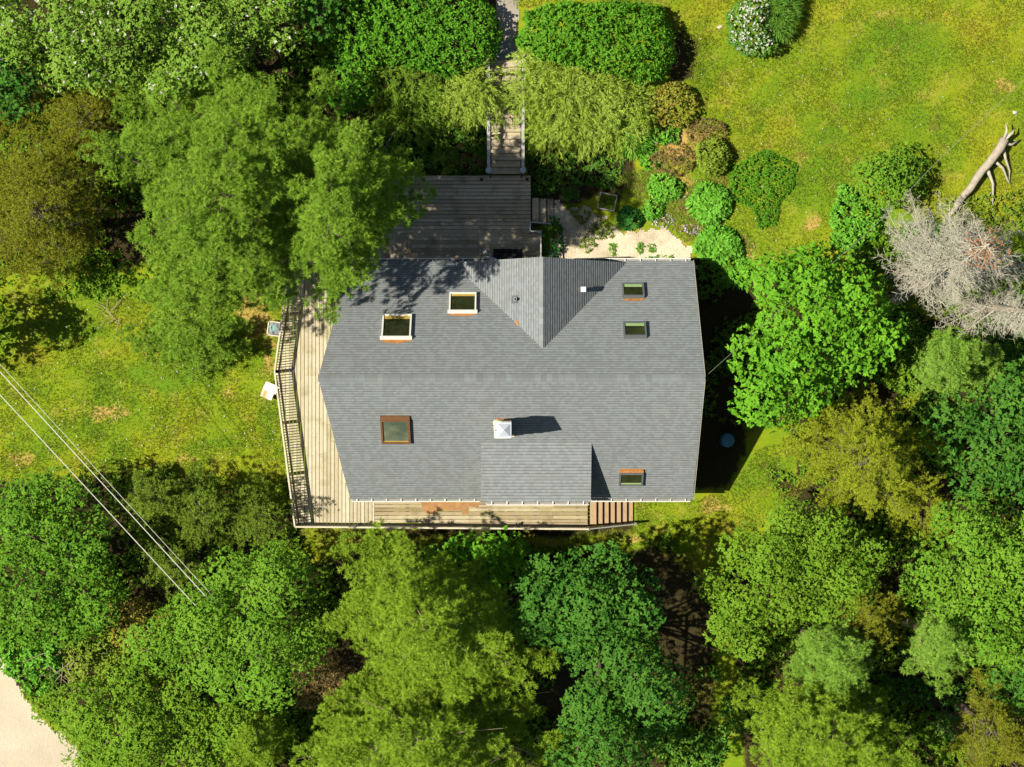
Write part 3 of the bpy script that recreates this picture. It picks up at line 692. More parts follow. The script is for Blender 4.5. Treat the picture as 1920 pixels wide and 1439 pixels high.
m.build('baluster_panel', M['rail'], st)
m = MB(); m.box((SE.x + 1.9, -5.55, .4), (.09, .09, .95)); m.build('post', M['greyrail'], st)

ndeck = thing('north_deck', 'shaded grey-brown deck of long boards outside the north door', 'deck', (-2, 6.5, 0))
NL, NR, NR2, NT, NM, NB = -5.6, .735, 1.13, 8.18, 6.02, 4.3
mb = MB(); yb = P(0, 438, DZ).y
xj = P(849, 0, DZ).x
boards(mb, [(NL, yb), (NR, yb), (NR, NT), (NL, NT)], 'x', gap=.021, joints=((xj, True),))
boards(mb, [(xj + 1.0, NB), (NR2, NB), (NR2, yb), (xj + 1.0, yb)], 'x')
boards(mb, [(P(773, 0, DZ).x, NB), (xj + .99, NB), (xj + .99, yb), (P(773, 0, DZ).x, yb)], 'x')
mb.build('long_boards', M['deck_n'], ndeck)
mb = MB(); boards(mb, [(NL, NB), (P(773, 0, DZ).x - .01, NB), (P(773, 0, DZ).x - .01, yb), (NL, yb)], 'y'); mb.build('cross_boards', M['deck_n2'], ndeck)
m = MB()
for a, b in (((NL, NT), (NR, NT)), ((NR, NT), (NR, yb)), ((NL, NT), (NL, NB)), ((NR2, yb), (NR2, NB))): m.bar((*a, DZ - .17), (*b, DZ - .17), .04, .22)
for x in (NL + .2, -3.5, -1.2, NR - .15): m.box((x, NT - .15, DZ / 2), (.12, .12, DZ + .1)); 
m.build('frame', M['dark_timber'], ndeck)
m = MB(); zr1 = DZ + .95; r = [P(994, 417, zr1), P(994, 434, zr1), P(1014, 434, zr1), P(1014, 487, zr1)]
for a, b in zip(r[:-1], r[1:]): m.bar(a, b, .05, .04); m.bar(a - Vector((0, 0, .45)), b - Vector((0, 0, .45)), .03, .05)
m.build('handrail', M['greyrail'], ndeck)
for a in r:
    m = MB(); m.box((a.x, a.y, DZ + .46), (.075, .075, .94)); m.build('post', M['greyrail'], ndeck)
m = MB(); x0, x1 = P(925, 0, DZ).x, P(979, 0, DZ).x; m.box(((x0 + x1) / 2, P(0, 479, DZ).y, DZ + .016), (x1 - x0, .50, .022))
tag(m.build('door_mat', M['black']), 'large black mat on the deck outside the north door', 'mat')
# three steps down to the gravel
gs = thing('garden_steps', 'three narrow plank steps from the north deck down to the pale gravel', 'steps', (NR + .3, 7.0, .3))
for k in range(3):
    m = MB(); x = NR + .05 + .29 * k; m.box((x + .14, P(0, 395, 1).y, DZ - .06 - .17 * (k + .6)), (.26, .98, .045)); m.build('tread', M['deck_n2'], gs)
m = MB(); m.box((NR + .45, 6.26, DZ - .33), (.9, .04, .2)); m.box((NR + .45, 7.33, DZ - .33), (.9, .04, .2)); m.build('stringer', M['dark_timber'], gs)
m = MB(); a = P(995, 417, zr1 - .02); m.bar(a, P(1032, 420, DZ + .45), .04, .03); m.build('handrail', M['greyrail'], gs)
# long stairs up the bank
ns = thing('bank_stairs', 'long weathered plank staircase climbing from the north deck between the hedges', 'stairs', (0, 8.2, DZ))
nst = 16; y0, z0 = NT + .06, DZ + .02; yT = P(0, 113, 3.45).y; run = (yT - y0) / nst; rise = (3.45 - z0) / nst
xa, xb = P(921, 0, 1.6).x, P(976, 0, 1.6).x
for k in range(nst):
    m = MB(); y = y0 + run * (k + .5); z = z0 + rise * (k + .6)
    for j, dy in enumerate((-.072, .072)): m.box(((xa + xb) / 2 + rng.uniform(-.01, .01), y + dy * run / .29, z), (xb - xa, run * .47, .04))
    m.build('tread', M['deck_n'], ns)
for x in (xa - .03, xb + .03):
    m = MB(); m.bar((x, y0 - .1, z0 - .12), (x, yT, 3.45 - .15), .045, .26); m.build('stringer', M['dark_timber'], ns)
    m = MB(); s = -1 if x < 0 else 1
    m.bar((x + s * .06, y0 + .05, z0 + .95), (x + s * .06, yT, 3.45 + .8), .12, .05); m.build('handrail', M['greyrail'], ns)
    for t in (0.0, .33, .66, 1.0):
        m = MB(); m.box((x + s * .06, y0 + .05 + (yT - y0 - .05) * t, z0 + .45 + (3.45 - z0) * t), (.09, .09, .98)); p = m.build('post', M['greyrail'], ns)
        if t == 0: m = MB(); m.lathe((x + s * .06, y0 + .05, z0 + .97), [(.12, 0), (.13, .05), (.10, .09), (.02, .11)], 12); m.build('cap', M['metal'], p)

# ------------------------------------------------------------------ small garden objects
bx = thing('wire_top_table', 'low square wire-topped table with pale frame and folded turquoise cloth inside, beside the west railing', 'table', G(515, 617))
c = G(515, 617, .55); ux = Vector((1, -.14, 0)).normalized(); uy = Vector((.14, 1, 0)).normalized(); s = .27
m = MB()
for u, v in ((ux, uy), (uy, -ux)):
    for sg in (-1, 1): m.box(c + v * sg * s, (2 * s + .04, .045, .045), u, v)
m.build('frame', M['rail'], bx)
m = MB()
for i in range(9): m.box(c + ux * (-s + .06 + i * (2 * s - .12) / 8) - Vector((0, 0, .005)), (.012, 2 * s - .03, .012), ux, uy)
m.build('wire_top', M['metal'], bx)
for a in (-1, 1):
    for b in (-1, 1):
        m = MB(); p = c + ux * a * s + uy * b * s; m.box((p.x, p.y, c.z - .29), (.045, .045, .55)); m.build('leg', M['rail'], bx)
m = MB(); m.box(c - Vector((0, 0, .32)), (2 * s - .05, 2 * s - .05, .02), ux, uy); m.build('shelf', M['slab'], bx)
m = MB()
for i in range(3): m.box(c - Vector((0, 0, .27 - i * .035)) - ux * .07 + uy * .04, (.30 - i * .04, .26 - i * .03, .03), (1, .3 + .1 * i, 0), (-.3 - .1 * i, 1, 0))
tag(m.build('folded_cloth', M['turq']), 'folded turquoise cloth lying on the shelf of the wire-topped table', 'cloth')
cr = thing('wooden_crate', 'pale wooden crate with white and orange top boards leaning by the west railing', 'crate', G(505, 742))
c = G(502, 738, .42); ux = Vector((.93, -.38, .0)).normalized(); uy = Vector((.36, .9, .22)).normalized(); uz = ux.cross(uy)
for k, (o, wd, mt) in enumerate(((-.20, .10, 'rail'), (-.10, .09, 'orange'), (.0, .1, 'rail'), (.14, .18, 'ply'))):
    m = MB(); m.box(c + ux * o, (wd - .005, .42, .025), ux, uy); m.build('top_board', M[mt], cr)
m = MB(); m.box(c - uz * .17 - ux * .24, (.025, .4, .30), ux, uy); m.box(c - uz * .17 + ux * .22, (.025, .4, .30), ux, uy); m.box(c - uz * .17 - uy * .20, (.44, .025, .30), ux, uy); m.build('side', M['rail'], cr)
m = MB(); m.box(c + uy * .27 + uz * .06 + ux * .05, (.56, .03, .36), ux, (uy * .6 + uz * .8)); m.build('back', M['ply'], cr)
bb = thing('water_barrel', 'blue plastic barrel with domed lid in the shade east of the house', 'barrel', G(1360, 825))
p = G(1360, 825); m = MB(); m.lathe(p, [(.25, 0), (.28, .25), (.28, .6), (.25, .85)], 24); m.build('body', M['blue'], bb, True)
m = MB(); m.lathe(p + Vector((0, 0, .852)), [(.265, 0), (.27, .03), (.20, .06), (.05, .075)], 24); m.build('lid', M['blue'], bb, True)
def planter(px, py, sx, sy, ang, label, leaf, frame, name='planter_box', z=.32):
    p = G(px, py); r = thing(name, label, 'planter', p); ux = Vector((math.cos(ang), math.sin(ang), 0)); uy = Vector((-ux.y, ux.x, 0)); c = p + Vector((0, 0, z / 2))
    m = MB()
    for sg in (-1, 1): m.box(c + uy * sg * sy / 2, (sx + .04, .04, z), ux, uy); m.box(c + ux * sg * sx / 2, (.04, sy - .05, z - .01), ux, uy)
    m.build('frame', M[frame], r)
    m = MB(); m.box(c + Vector((0, 0, z / 2 - .08)), (sx - .04, sy - .04, .04), ux, uy); m.build('soil', M['soil'], r)
    l = LF(); n = 170; k = rng.uniform(-.47, .47, (n, 2)); q = np.array(c)[None] + np.outer(k[:, 0] * (sx - .1), ux) + np.outer(k[:, 1] * (sy - .1), uy); q[:, 2] += z / 2 - .05
    l.rosette(q, np.tile([0, 0, 1.], (n, 1)), 5, .13, .03, (.2, 1.2)); l.build('foliage', M[leaf], r)
planter(1068, 366, .76, .6, 0, 'dark timber planter box of low plants in the shade by the garden steps', 'cover', 'dark_timber')
planter(1138, 380, .66, .62, -.2, 'tilted square planter with pale edge boards and grass inside, by the gravel', 'rhodo', 'greyrail')
def rock(px, py, r, label, mat='stone', fl=.6, group=None, name='stone', grp=None):
    m = MB(); p = G(px, py); n = 9; rows = []
    for i in range(5):
        t = i / 4; rows.append([(p.x + math.cos(2 * math.pi * k / n) * r * (math.cos(t * 1.35)) * (1 + rng.normal(0, .13)), p.y + math.sin(2 * math.pi * k / n) * r * .8 * math.cos(t * 1.35) * (1 + rng.normal(0, .13)), p.z - .03 + r * fl * math.sin(t * 1.5)) for k in range(n)])
    for i in range(4):
        for k in range(n): m.poly([rows[i][k], rows[i][(k + 1) % n], rows[i + 1][(k + 1) % n], rows[i + 1][k]])
    m.poly(rows[4]); return tag(m.build(name, M[mat]), label, 'stone', group)
rock(1290, 391, .13, 'white stone between the bright green mounds and the big leafy clump')
rock(1283, 372, .2, 'flat buff stone above the small white stone', 'stone', .3)
rock(1230, 264, .14, 'brownish stone beside the grassy daylily clump', 'stone')
rock(1300, 436, .16, 'grey stone under the mauve flowers', 'slab', .4)
rock(1331, 427, .11, 'small pale stone left of the leafy clump at the house corner', 'stone', .5)
rock(1903, 305 - 95, .12, 'pale stone on the lawn near the fallen trunk end', 'stone', .5)
rock(1190, 333, .09, 'small white stone at the dark bed edge', 'ply', .6)
rock(1350, 50, .12, 'tan stone left of the blossoming shrub', 'stone', .5)
rock(520, 700, .14, 'pale stone at the bend of the west railing', 'stone', .4)
rock(947, 95, .5, 'large grey stone slab on the path at the top of the stairs', 'slab', .18, name='path_slab')
rock(950, 25, .3, 'small buff slab on the path between the hedges', 'stone', .15, name='path_slab')

# ------------------------------------------------------------------ overhead wires
def wire(name, pts, label, r=.011, group=None, mat='wire'):
    m = MB(); pts = [Vector(p) for p in pts]; path = []
    for a, b in zip(pts[:-1], pts[1:]):
        for i in range(12):
            t = i / 12; p = a.lerp(b, t); path.append(p - Vector((0, 0, .0)))
    path.append(pts[-1]); m.tube(path, [r] * len(path), 5); return tag(m.build(name, M[mat]), label, 'cable', group)
wire('overhead_wire', [P(-60, 676, 8.5), P(376, 1146, 7), P(460, 1238, 6)], 'lowest and left of the three pale wires crossing the west lawn', .015)
wire('overhead_wire', [P(-60, 632, 8.6), P(424, 1160, 7.2), P(500, 1244, 6)], 'bright middle wire of the three crossing the west lawn', .015)
wire('overhead_wire', [P(-60, 618, 8.6), P(375, 1092, 7.6), P(500, 1226, 6.4)], 'thin upper wire of the three crossing the west lawn', .008)
wire('service_cable', [(6.98, .2, 6.95), P(1475, 570, 6.6), P(1640, 424, 6.8), P(1765, 295, 7.2), P(1990, 85, 8.2)], 'service cable running from the east gable over the maple to the upper right', .007, mat='cable')

# ------------------------------------------------------------------ vegetation
def seedrng(k):
    global rng
    rng = np.random.default_rng(k)
def trunkmesh(mb, base, top, r0, r1, n=8, seg=7, wob=.06):
    b, t = Vector(base), Vector(top); path = []; rad = []
    for i in range(seg + 1):
        u = i / seg; p = b.lerp(t, u) + Vector((rng.normal(0, wob), rng.normal(0, wob), 0)) * (1 if 0 < i < seg else 0); path.append(p); rad.append(r0 + (r1 - r0) * u + (r0 * .35 if i == 0 else 0))
    path[0] = path[0] - Vector((0, 0, .15)); mb.tube(path, rad, n); return path
SEED = [100]
def rough(poly, amp=7.0, seg=26.0):
    out = []
    for i in range(len(poly)):
        a = np.array(poly[i], float); b = np.array(poly[(i + 1) % len(poly)], float); L = np.linalg.norm(b - a); n = max(1, int(L / seg)); nn = np.array([b[1] - a[1], a[0] - b[0]]) / (L + 1e-6)
        for k in range(n): out.append(tuple(a + (b - a) * (k + rng.uniform(-.25, .25) * (k > 0)) / n + nn * rng.normal(0, amp)))
    return out
def broadleaf(name, label, poly, H, leaf, dens=60, k=5, L=.17, W=.11, cr=.75, lo=.38, cat='tree', group=None, base=None, blossom=None, nbl=0, trunk='bark', phi=(.95, 1.5), tr=.16, under=.06, droop=.2, edge=1.6, clumpvar=.35, lobe=1.15):
    SEED[0] += 1; seedrng(SEED[0])
    a = np.array(poly, float); a = a.mean(0) + (a - a.mean(0)) * 1.07; poly = rough(a); cen = a.mean(0) if base is None else np.array(base, float)
    zt = H * .75; g = G(*cen); topw = P(cen[0], cen[1], g.z + zt); bx, by = topw.x, topw.y; gz = float(ground(bx, by))
    root = thing(name, label, cat, (bx, by, gz), group)
    sc = (HC - gz - H * .7) / F; area = polyarea(poly) * sc * sc
    cand = polysample(poly, 1600); dd = polydist(cand, poly); keep = []; crp = cr / sc
    for i in np.argsort(-(dd + rng.random(len(dd)) * 12)):
        if dd[i] < crp * .35: continue
        if all((cand[i, 0] - cand[j, 0]) ** 2 + (cand[i, 1] - cand[j, 1]) ** 2 > (crp * .80) ** 2 for j in keep): keep.append(i)
    if not keep: keep = [int(np.argmax(dd))]
    cp = cand[keep]; d = dd[keep]; dm = max(edge / sc, dd.max() * .6); t = np.clip(d / dm, 0, 1)
    lp = []; lsp = lobe / sc
    for q in np.argsort(-(dd + rng.random(len(dd)) * 40)):
        if all((cand[q, 0] - cand[p_, 0]) ** 2 + (cand[q, 1] - cand[p_, 1]) ** 2 > (lsp * 1.65) ** 2 for p_ in lp): lp.append(q)
    lpx = cand[lp]; lz = rng.normal(0, .07 * H, len(lp)); lr = lsp * rng.uniform(.85, 1.12, len(lp))
    D2 = np.linalg.norm(cp[:, None] - lpx[None], axis=2) / lr[None]; near = D2.argmin(1); dl = D2.min(1)
    bulge = lobe * 1.15 * np.sqrt(np.clip(1 - dl ** 2, 0, 1)) - np.clip(dl - .85, 0, 1) * 2.5
    zc = gz + H * (lo + (1 - lo) * np.sqrt(1 - (1 - t) ** 2)) - lobe * 1.2 + bulge * 1.15 + lz[near] * np.minimum(1, t * 2) + rng.normal(0, .10, len(t))
    ok = (dl < 1.05) | (rng.random(len(dl)) < .25)
    lnv = (cp - lpx[near]) * np.array([1, -1]) / lr[near][:, None] * np.minimum(1, 1.0); lnv = nrm(np.concatenate([lnv, np.sqrt(np.clip(1.05 - dl ** 2, .05, 1))[:, None]], 1))
    cp, d, t, zc, lnv = cp[ok], d[ok], t[ok], np.maximum(zc[ok], gz + .15 * H), lnv[ok]
    cw = Pn(cp[:, 0], cp[:, 1], zc); rr = cr * np.minimum(1.15, .55 + .6 * d / crp) * (1 + rng.uniform(-clumpvar, clumpvar, len(d)))
    n = (dens * area * (rr ** 2 / (rr ** 2).sum())).astype(int) + 3
    C = np.repeat(cw, n, 0); RR = np.repeat(rr, n)[:, None]; dv = rng.normal(size=(len(C), 3)); dv[:, 2] = np.abs(dv[:, 2]) * 1.1 - .35; dv = nrm(dv)
    lump = 1 + .22 * np.sin(dv[:, :1] * 7 + C[:, :1] * 3) * np.sin(dv[:, 1:2] * 6 + C[:, 1:2] * 5)
    pos = C + dv * RR * lump * (.68 + .32 * np.sqrt(rng.random((len(C), 1)))) * np.array([1, 1, .85])
    lf = LF(); LN = np.repeat(lnv, n, 0); lf.rosette(pos, dv * .75 + LN * .75 + np.array([0, 0, .15]) + rng.normal(size=dv.shape) * .22, k, L, W, phi, droop)
    nu = int(dens * area * under); pu = polysample(poly, max(nu, 4)); du = np.clip(polydist(pu, poly) / dm, 0, 1)
    zu = gz + H * (lo + (1 - lo) * np.sqrt(1 - (1 - du) ** 2)) * rng.uniform(.35, .8, len(pu)); wu = Pn(pu[:, 0], pu[:, 1], zu); s0 = 0.97
    lf.rosette(wu, np.tile([0, 0, 1.], (len(wu), 1)) + rng.normal(size=wu.shape) * .4, k, L * 1.15, W * 1.15, phi, droop)
    lf.build('crown', M[leaf], root)
    if blossom:
        j = rng.choice(len(pos), nbl); b = LF(); b.rosette(pos[j] + dv[j] * .06 + np.array([0, 0, .05]), np.tile([0, 0, 1.], (nbl, 1)) + rng.normal(size=(nbl, 3)) * .3, 5, .075, .065, (.9, 1.4), 0); b.build('blossom', M[blossom], root)
    tb = MB(); tp = trunkmesh(tb, (bx, by, gz), (bx + rng.normal(0, .15), by + rng.normal(0, .15), gz + H * .62), tr * H / 8 + .03, tr * .4)
    for i in rng.permutation(len(cw))[:16]:
        s = tp[int(rng.integers(2, len(tp)))]; e = Vector(cw[i]) + Vector((0, 0, rr[i] * .25)); mid = s.lerp(e, .55) + Vector((0, 0, .12 * (e - s).length - .1))
        tb.tube([s, mid, e], [.05 * H / 8 + .015, .03, .010], 5)
    fix(tb.build('trunk', M[trunk], None, True), root); return root

def boundary(poly, c, th):
    dx, dy = math.cos(th), math.sin(th); best = 0
    for i in range(len(poly)):
        x1, y1 = poly[i]; x2, y2 = poly[(i + 1) % len(poly)]; ex, ey = x2 - x1, y2 - y1; den = dx * ey - dy * ex
        if abs(den) < 1e-9: continue
        t = ((x1 - c[0]) * ey - (y1 - c[1]) * ex) / den; u = ((x1 - c[0]) * dy - (y1 - c[1]) * dx) / den
        if t > 0 and 0 <= u <= 1: best = max(best, t)
    return best
def conifer(name, label, poly, apex, H, leaf, whorl=.55, nb=6, dens=1.0, k=9, L=.15, W=.030, flat=1.0, phi=(.2, 1.1), rise=.25, prof=.75, lo=.22, side=.42, sp=.15, cat='tree', group=None, trunk='bark', tipax=.5, droop=.05, tr=.17, step=.30, reach=(.78, 1.06), u0=.25, plates=0, psize=1.0, pdens=150, lobe=.12, slim=.8, swell=1.0, pack=.62, zgap=.75, bare=.6):
    SEED[0] += 1; seedrng(SEED[0])
    a_ = np.array(poly, float); a_ = a_.mean(0) + (a_ - a_.mean(0)) * swell; poly = rough(a_, 5.0 if swell > 1 else 2.0)
    g0 = G(*apex); ztop = g0.z + H; tw = P(apex[0], apex[1], ztop); gz = float(ground(tw.x, tw.y)); ztop = gz + H
    tw = P(apex[0], apex[1], ztop); bx, by = tw.x, tw.y
    root = thing(name, label, cat, (bx, by, gz), group); tb = MB(); trunkmesh(tb, (bx, by, gz), (bx, by, ztop - .1), tr * H / 10 + .04, .02, 8, 8, .04)
    nlob = int(rng.integers(3, 6)); ph0, ph1 = rng.random(2) * 6.283
    pos = []; axs = []; z = lo; hs = np.arange(lo, .985, whorl / H)[::-1]
    placed = []
    def plate(c, d, la, lb, n):
        for c2, r2 in placed:
            if abs(c[2] - c2[2]) < zgap and (c[0] - c2[0]) ** 2 + (c[1] - c2[1]) ** 2 < (pack * (la * .5 + lb * .5 + r2)) ** 2: return
        placed.append((c, la * .5 + lb * .5))
        # a flat puff of shoots: denser at its rim, domed on top
        a = rng.random(n) * 6.283; r = rng.random(n) ** .42; sd_ = np.array([-d[1], d[0], 0]); sd_ /= np.linalg.norm(sd_) + 1e-9
        wob = 1 + .22 * np.sin(3 * a + rng.random() * 6) + .14 * np.sin(5 * a + rng.random() * 6)
        x_ = np.cos(a) * r * la * wob; y_ = np.sin(a) * r * lb * wob
        z_ = (.50 * (1 - r ** 2) + .10 * rng.normal(size=n)) * lb + x_ * .18
        q = c + np.outer(x_, d * np.array([1, 1, .3])) + np.outer(y_, sd_); q[:, 2] += z_
        ax = np.outer(np.cos(a) * r, d) + np.outer(np.sin(a) * r, sd_); ax[:, 2] = .9
        pos.extend(q); axs.extend(ax)
    for hi, h in enumerate(hs):
        f = min(1.0, ((1 - h) / (1 - lo)) ** prof * 1.02 + .05); nbr = nb if h < .9 else 4; th0 = rng.random() * 6.28
        for b in range(nbr):
            th = th0 + 2 * math.pi * (b + rng.uniform(-.3, .3)) / nbr; zb = gz + h * H; s = F / (HC - zb); tp = (960 + bx * s, 719.5 - by * s)
            c0 = tp if inpoly(np.array([tp]), poly)[0] else apex
            Rb = boundary(poly, c0, th) * (1 - lobe * max(0, math.sin(nlob * th + ph0)) ** 1.5) * (1 - .6 * lobe * max(0, math.sin((2 * nlob + 1) * th + ph1)))
            tip = (c0[0] + math.cos(th) * Rb * f * rng.uniform(.72, 1.0), c0[1] + math.sin(th) * Rb * f * rng.uniform(.72, 1.0)) if False else None
            fr = f * rng.uniform(*reach); ln = Rb / s * fr
            ztip = zb + rise * ln * rng.uniform(.4, 1.2)
            e = np.array(P(c0[0] + math.cos(th) * Rb * fr, c0[1] + math.sin(th) * Rb * fr, ztip)); o = np.array([bx, by, zb]); v = e - o; ln = np.linalg.norm(v)
            if ln < .12: continue
            dirv = v / ln; sidev = np.array([-dirv[1], dirv[0], 0]); sidev /= np.linalg.norm(sidev) + 1e-9
            if ln > .6 and rng.random() < bare: tb.tube([o, o + v * .5 + np.array([0, 0, (-.17 if plates else -.02) * ln]), e - np.array([0, 0, .06 if plates else 0])], [.010 + .008 * ln, .006 + .004 * ln, .005], 4, False)
            if plates:
                if rng.random() < .10: continue
                o2 = o + np.array([0, 0, rng.uniform(-.25, .25)]); bend = np.array([0, 0, -.12 * ln])
                for i in range(1 + int(ln * plates)):
                    u = 1.0 if i == 0 else rng.uniform(.12, .95); q0 = o2 + v * u + bend * u * (1 - u) * 4
                    sg = rng.choice((-1, 1)); w2 = 0 if i == 0 else (.27 * ln * (1.08 - u) + .16) * rng.uniform(.5, 1.1)
                    sd = dirv * rng.uniform(.4, .8) + sidev * sg; sd /= np.linalg.norm(sd); sd = dirv if i == 0 else sd
                    c = q0 + sd * w2 + np.array([0, 0, .12 * w2 + rng.normal(0, .08)]); pr = (.30 + .10 * min(ln, 4)) * rng.uniform(.7, 1.25) * psize
                    if i == 0: c = c - dirv * pr * .7
                    if w2 > .3: tb.tube([q0, c], [.014, .008], 3, False)
                    plate(c, sd, pr * 1.25, pr * slim, int(pdens * pr * pr) + 6)
                continue
            ns = max(2, int(ln / step)); sag = lambda u: np.array([0, 0, -.10 * ln * u * (1 - u)])
            for i in range(ns + 1):
                u = u0 + (1 - u0) * (i + rng.uniform(-.3, .3)) / ns if ns > 1 else .6
                u = min(u, 1.0); q0 = o + v * u + sag(u); wl_ = side * ln * (1.05 - u) ** .8 + .10
                for sg in (-1, 1):
                    w2 = wl_ * rng.uniform(.5, 1.15); sd = dirv * rng.uniform(.5, .9) + sidev * sg * rng.uniform(.6, 1.0); sd = sd / np.linalg.norm(sd)
                    nt_ = max(1, int(w2 / sp * dens))
                    for j in range(nt_):
                        t = (j + rng.random()) / nt_; pos.append(q0 + sd * w2 * t + rng.normal(0, .05, 3) + np.array([0, 0, .10 * w2 * t])); axs.append(sd * tipax + np.array([0, 0, 1 - tipax]))
                pos.append(q0 + rng.normal(0, .04, 3)); axs.append(dirv * tipax + np.array([0, 0, 1 - tipax]))
    if plates:
        for q in range(9):
            a = rng.random() * 6.283; r_ = rng.uniform(.1, .9); plate(np.array([bx + math.cos(a) * r_, by + math.sin(a) * r_, ztop - .15 - .55 * r_]), np.array([math.cos(a), math.sin(a), .1]), .36, .27, 34)
    for q in range(14): pos.append(np.array([bx, by, ztop - .5 * rng.random()]) + rng.normal(0, .06, 3)); axs.append(np.array([0, 0, 1.]))
    lf = LF(); lf.rosette(np.array(pos), np.array(axs) + rng.normal(size=(len(pos), 3)) * .18, k, L, W, phi, droop, flat)
    lf.build('crown', M[leaf], root); fix(tb.build('trunk', M[trunk], None, True), root); return root
PINE = dict(k=24, L=.14, W=.018, phi=(.55, 1.5), rise=.22, prof=.55, whorl=1.0, nb=7, tipax=.25, plates=3.6, pdens=230, psize=.85, pack=.54, lobe=.2, reach=(.70, 1.10), lo=.30, droop=-.12, swell=1.08)
SPR = dict(k=14, L=.11, W=.016, phi=(.2, 1.2), rise=-.02, prof=.85, whorl=.62, nb=8, tipax=.6, droop=.05, lo=.18, plates=2.6, psize=.60, pdens=330, lobe=.10, reach=(.72, 1.15), slim=.42, swell=1.08)

def mound(name, label, poly, H, leaf, dens=70, k=6, L=.14, W=.08, phi=(.4, 1.3), cat='shrub', group=None, edge=.6, layers=.35, bump=.12, outward=.6, stem=True, droop=.15, blossom=None, nbl=0, kind=None, parts=True, bfreq=4.0, lvar=.35, bside=None):
    SEED[0] += 1; seedrng(SEED[0])
    poly = rough(poly, 2.2, 20.0); a = np.array(poly, float); cen = a.mean(0); g = G(*cen); s = (HC - g.z - H) / F; area = polyarea(poly) * s * s
    n = int(dens * area) + 12; nb_ = int(n * .35); pts = polysample(poly, n); d = polydist(pts, poly) * s; t = np.clip(d / edge, 0, 1)
    prof = np.sqrt(1 - (1 - t) ** 2); gp = Gn(pts[:, 0], pts[:, 1]); lum = np.sin(gp[:, 0] * bfreq + 1.3 * np.sin(gp[:, 1] * bfreq * .8)) * np.sin(gp[:, 1] * bfreq * 1.1 + 1.1 * np.sin(gp[:, 0] * bfreq * .7))
    zz_ = gp[:, 2] + np.maximum(.05, H * prof * (1 - layers * rng.random(n) ** 1.5) + bump * lum * prof)
    w = Pn(pts[:, 0], pts[:, 1], zz_)
    cw = np.array([*P(cen[0], cen[1], g.z + H * .4)]); od = w - cw; od[:, 2] *= .3; od = nrm(od)
    side_k = (1 - t)[:, None]; ax = od * (outward * (.35 + side_k)) + np.array([0, 0, 1.]) * (1 - .5 * side_k) + rng.normal(size=w.shape) * .25
    # side wall
    m_ = len(poly); seg = rng.integers(0, m_, nb_); u = rng.random((nb_, 1)); ap = np.array(poly, float); bp = ap[seg] * (1 - u) + ap[(seg + 1) % m_] * u
    bp = bp + (cen - bp) * rng.uniform(.0, .10, (nb_, 1)); hz = rng.random(nb_) * .8 * H; gb_ = Gn(bp[:, 0], bp[:, 1]); wb = Pn(bp[:, 0], bp[:, 1], gb_[:, 2] + hz * .9 + .02)
    ob = wb - cw; ob[:, 2] = 0; ob = nrm(ob); wb -= ob * (1 - np.sqrt(1 - (hz / H) ** 2 * .8))[:, None] * edge * .5
    lf = LF(); lf.rosette(np.concatenate([w, wb]), np.concatenate([ax, ob + np.array([0, 0, .5])]), k, L, W, phi, droop, lvar=lvar)
    if stem:
        root = thing(name, label, cat, G(*cen), group); lf.build('foliage', M[leaf], root); c = G(*cen); tb = MB()
        for i in range(7 if area > .5 else 4):
            e = Vector(w[int(rng.integers(0, n))]); e = c.lerp(e, .8); tb.tube([c - Vector((0, 0, .05)), c.lerp(e, .5) + Vector((0, 0, .05)), e], [.02, .014, .006], 5)
        fix(tb.build('stem', M['bark']), root)
        if blossom:
            idx = np.arange(n) if bside is None else np.where(inpoly(pts, bside))[0]
            if len(idx):
                j = rng.choice(idx, nbl); b = LF(); b.rosette(w[j] + np.array([0, 0, .07]) + rng.normal(0, .03, (nbl, 3)), np.tile([0, 0, 1.], (nbl, 1)), 4, .06, .055, (.8, 1.4), 0); b.build('blossom', M[blossom], root)
        return root
    o = lf.build(name, M[leaf]); tag(o, label, cat, group, kind); return o
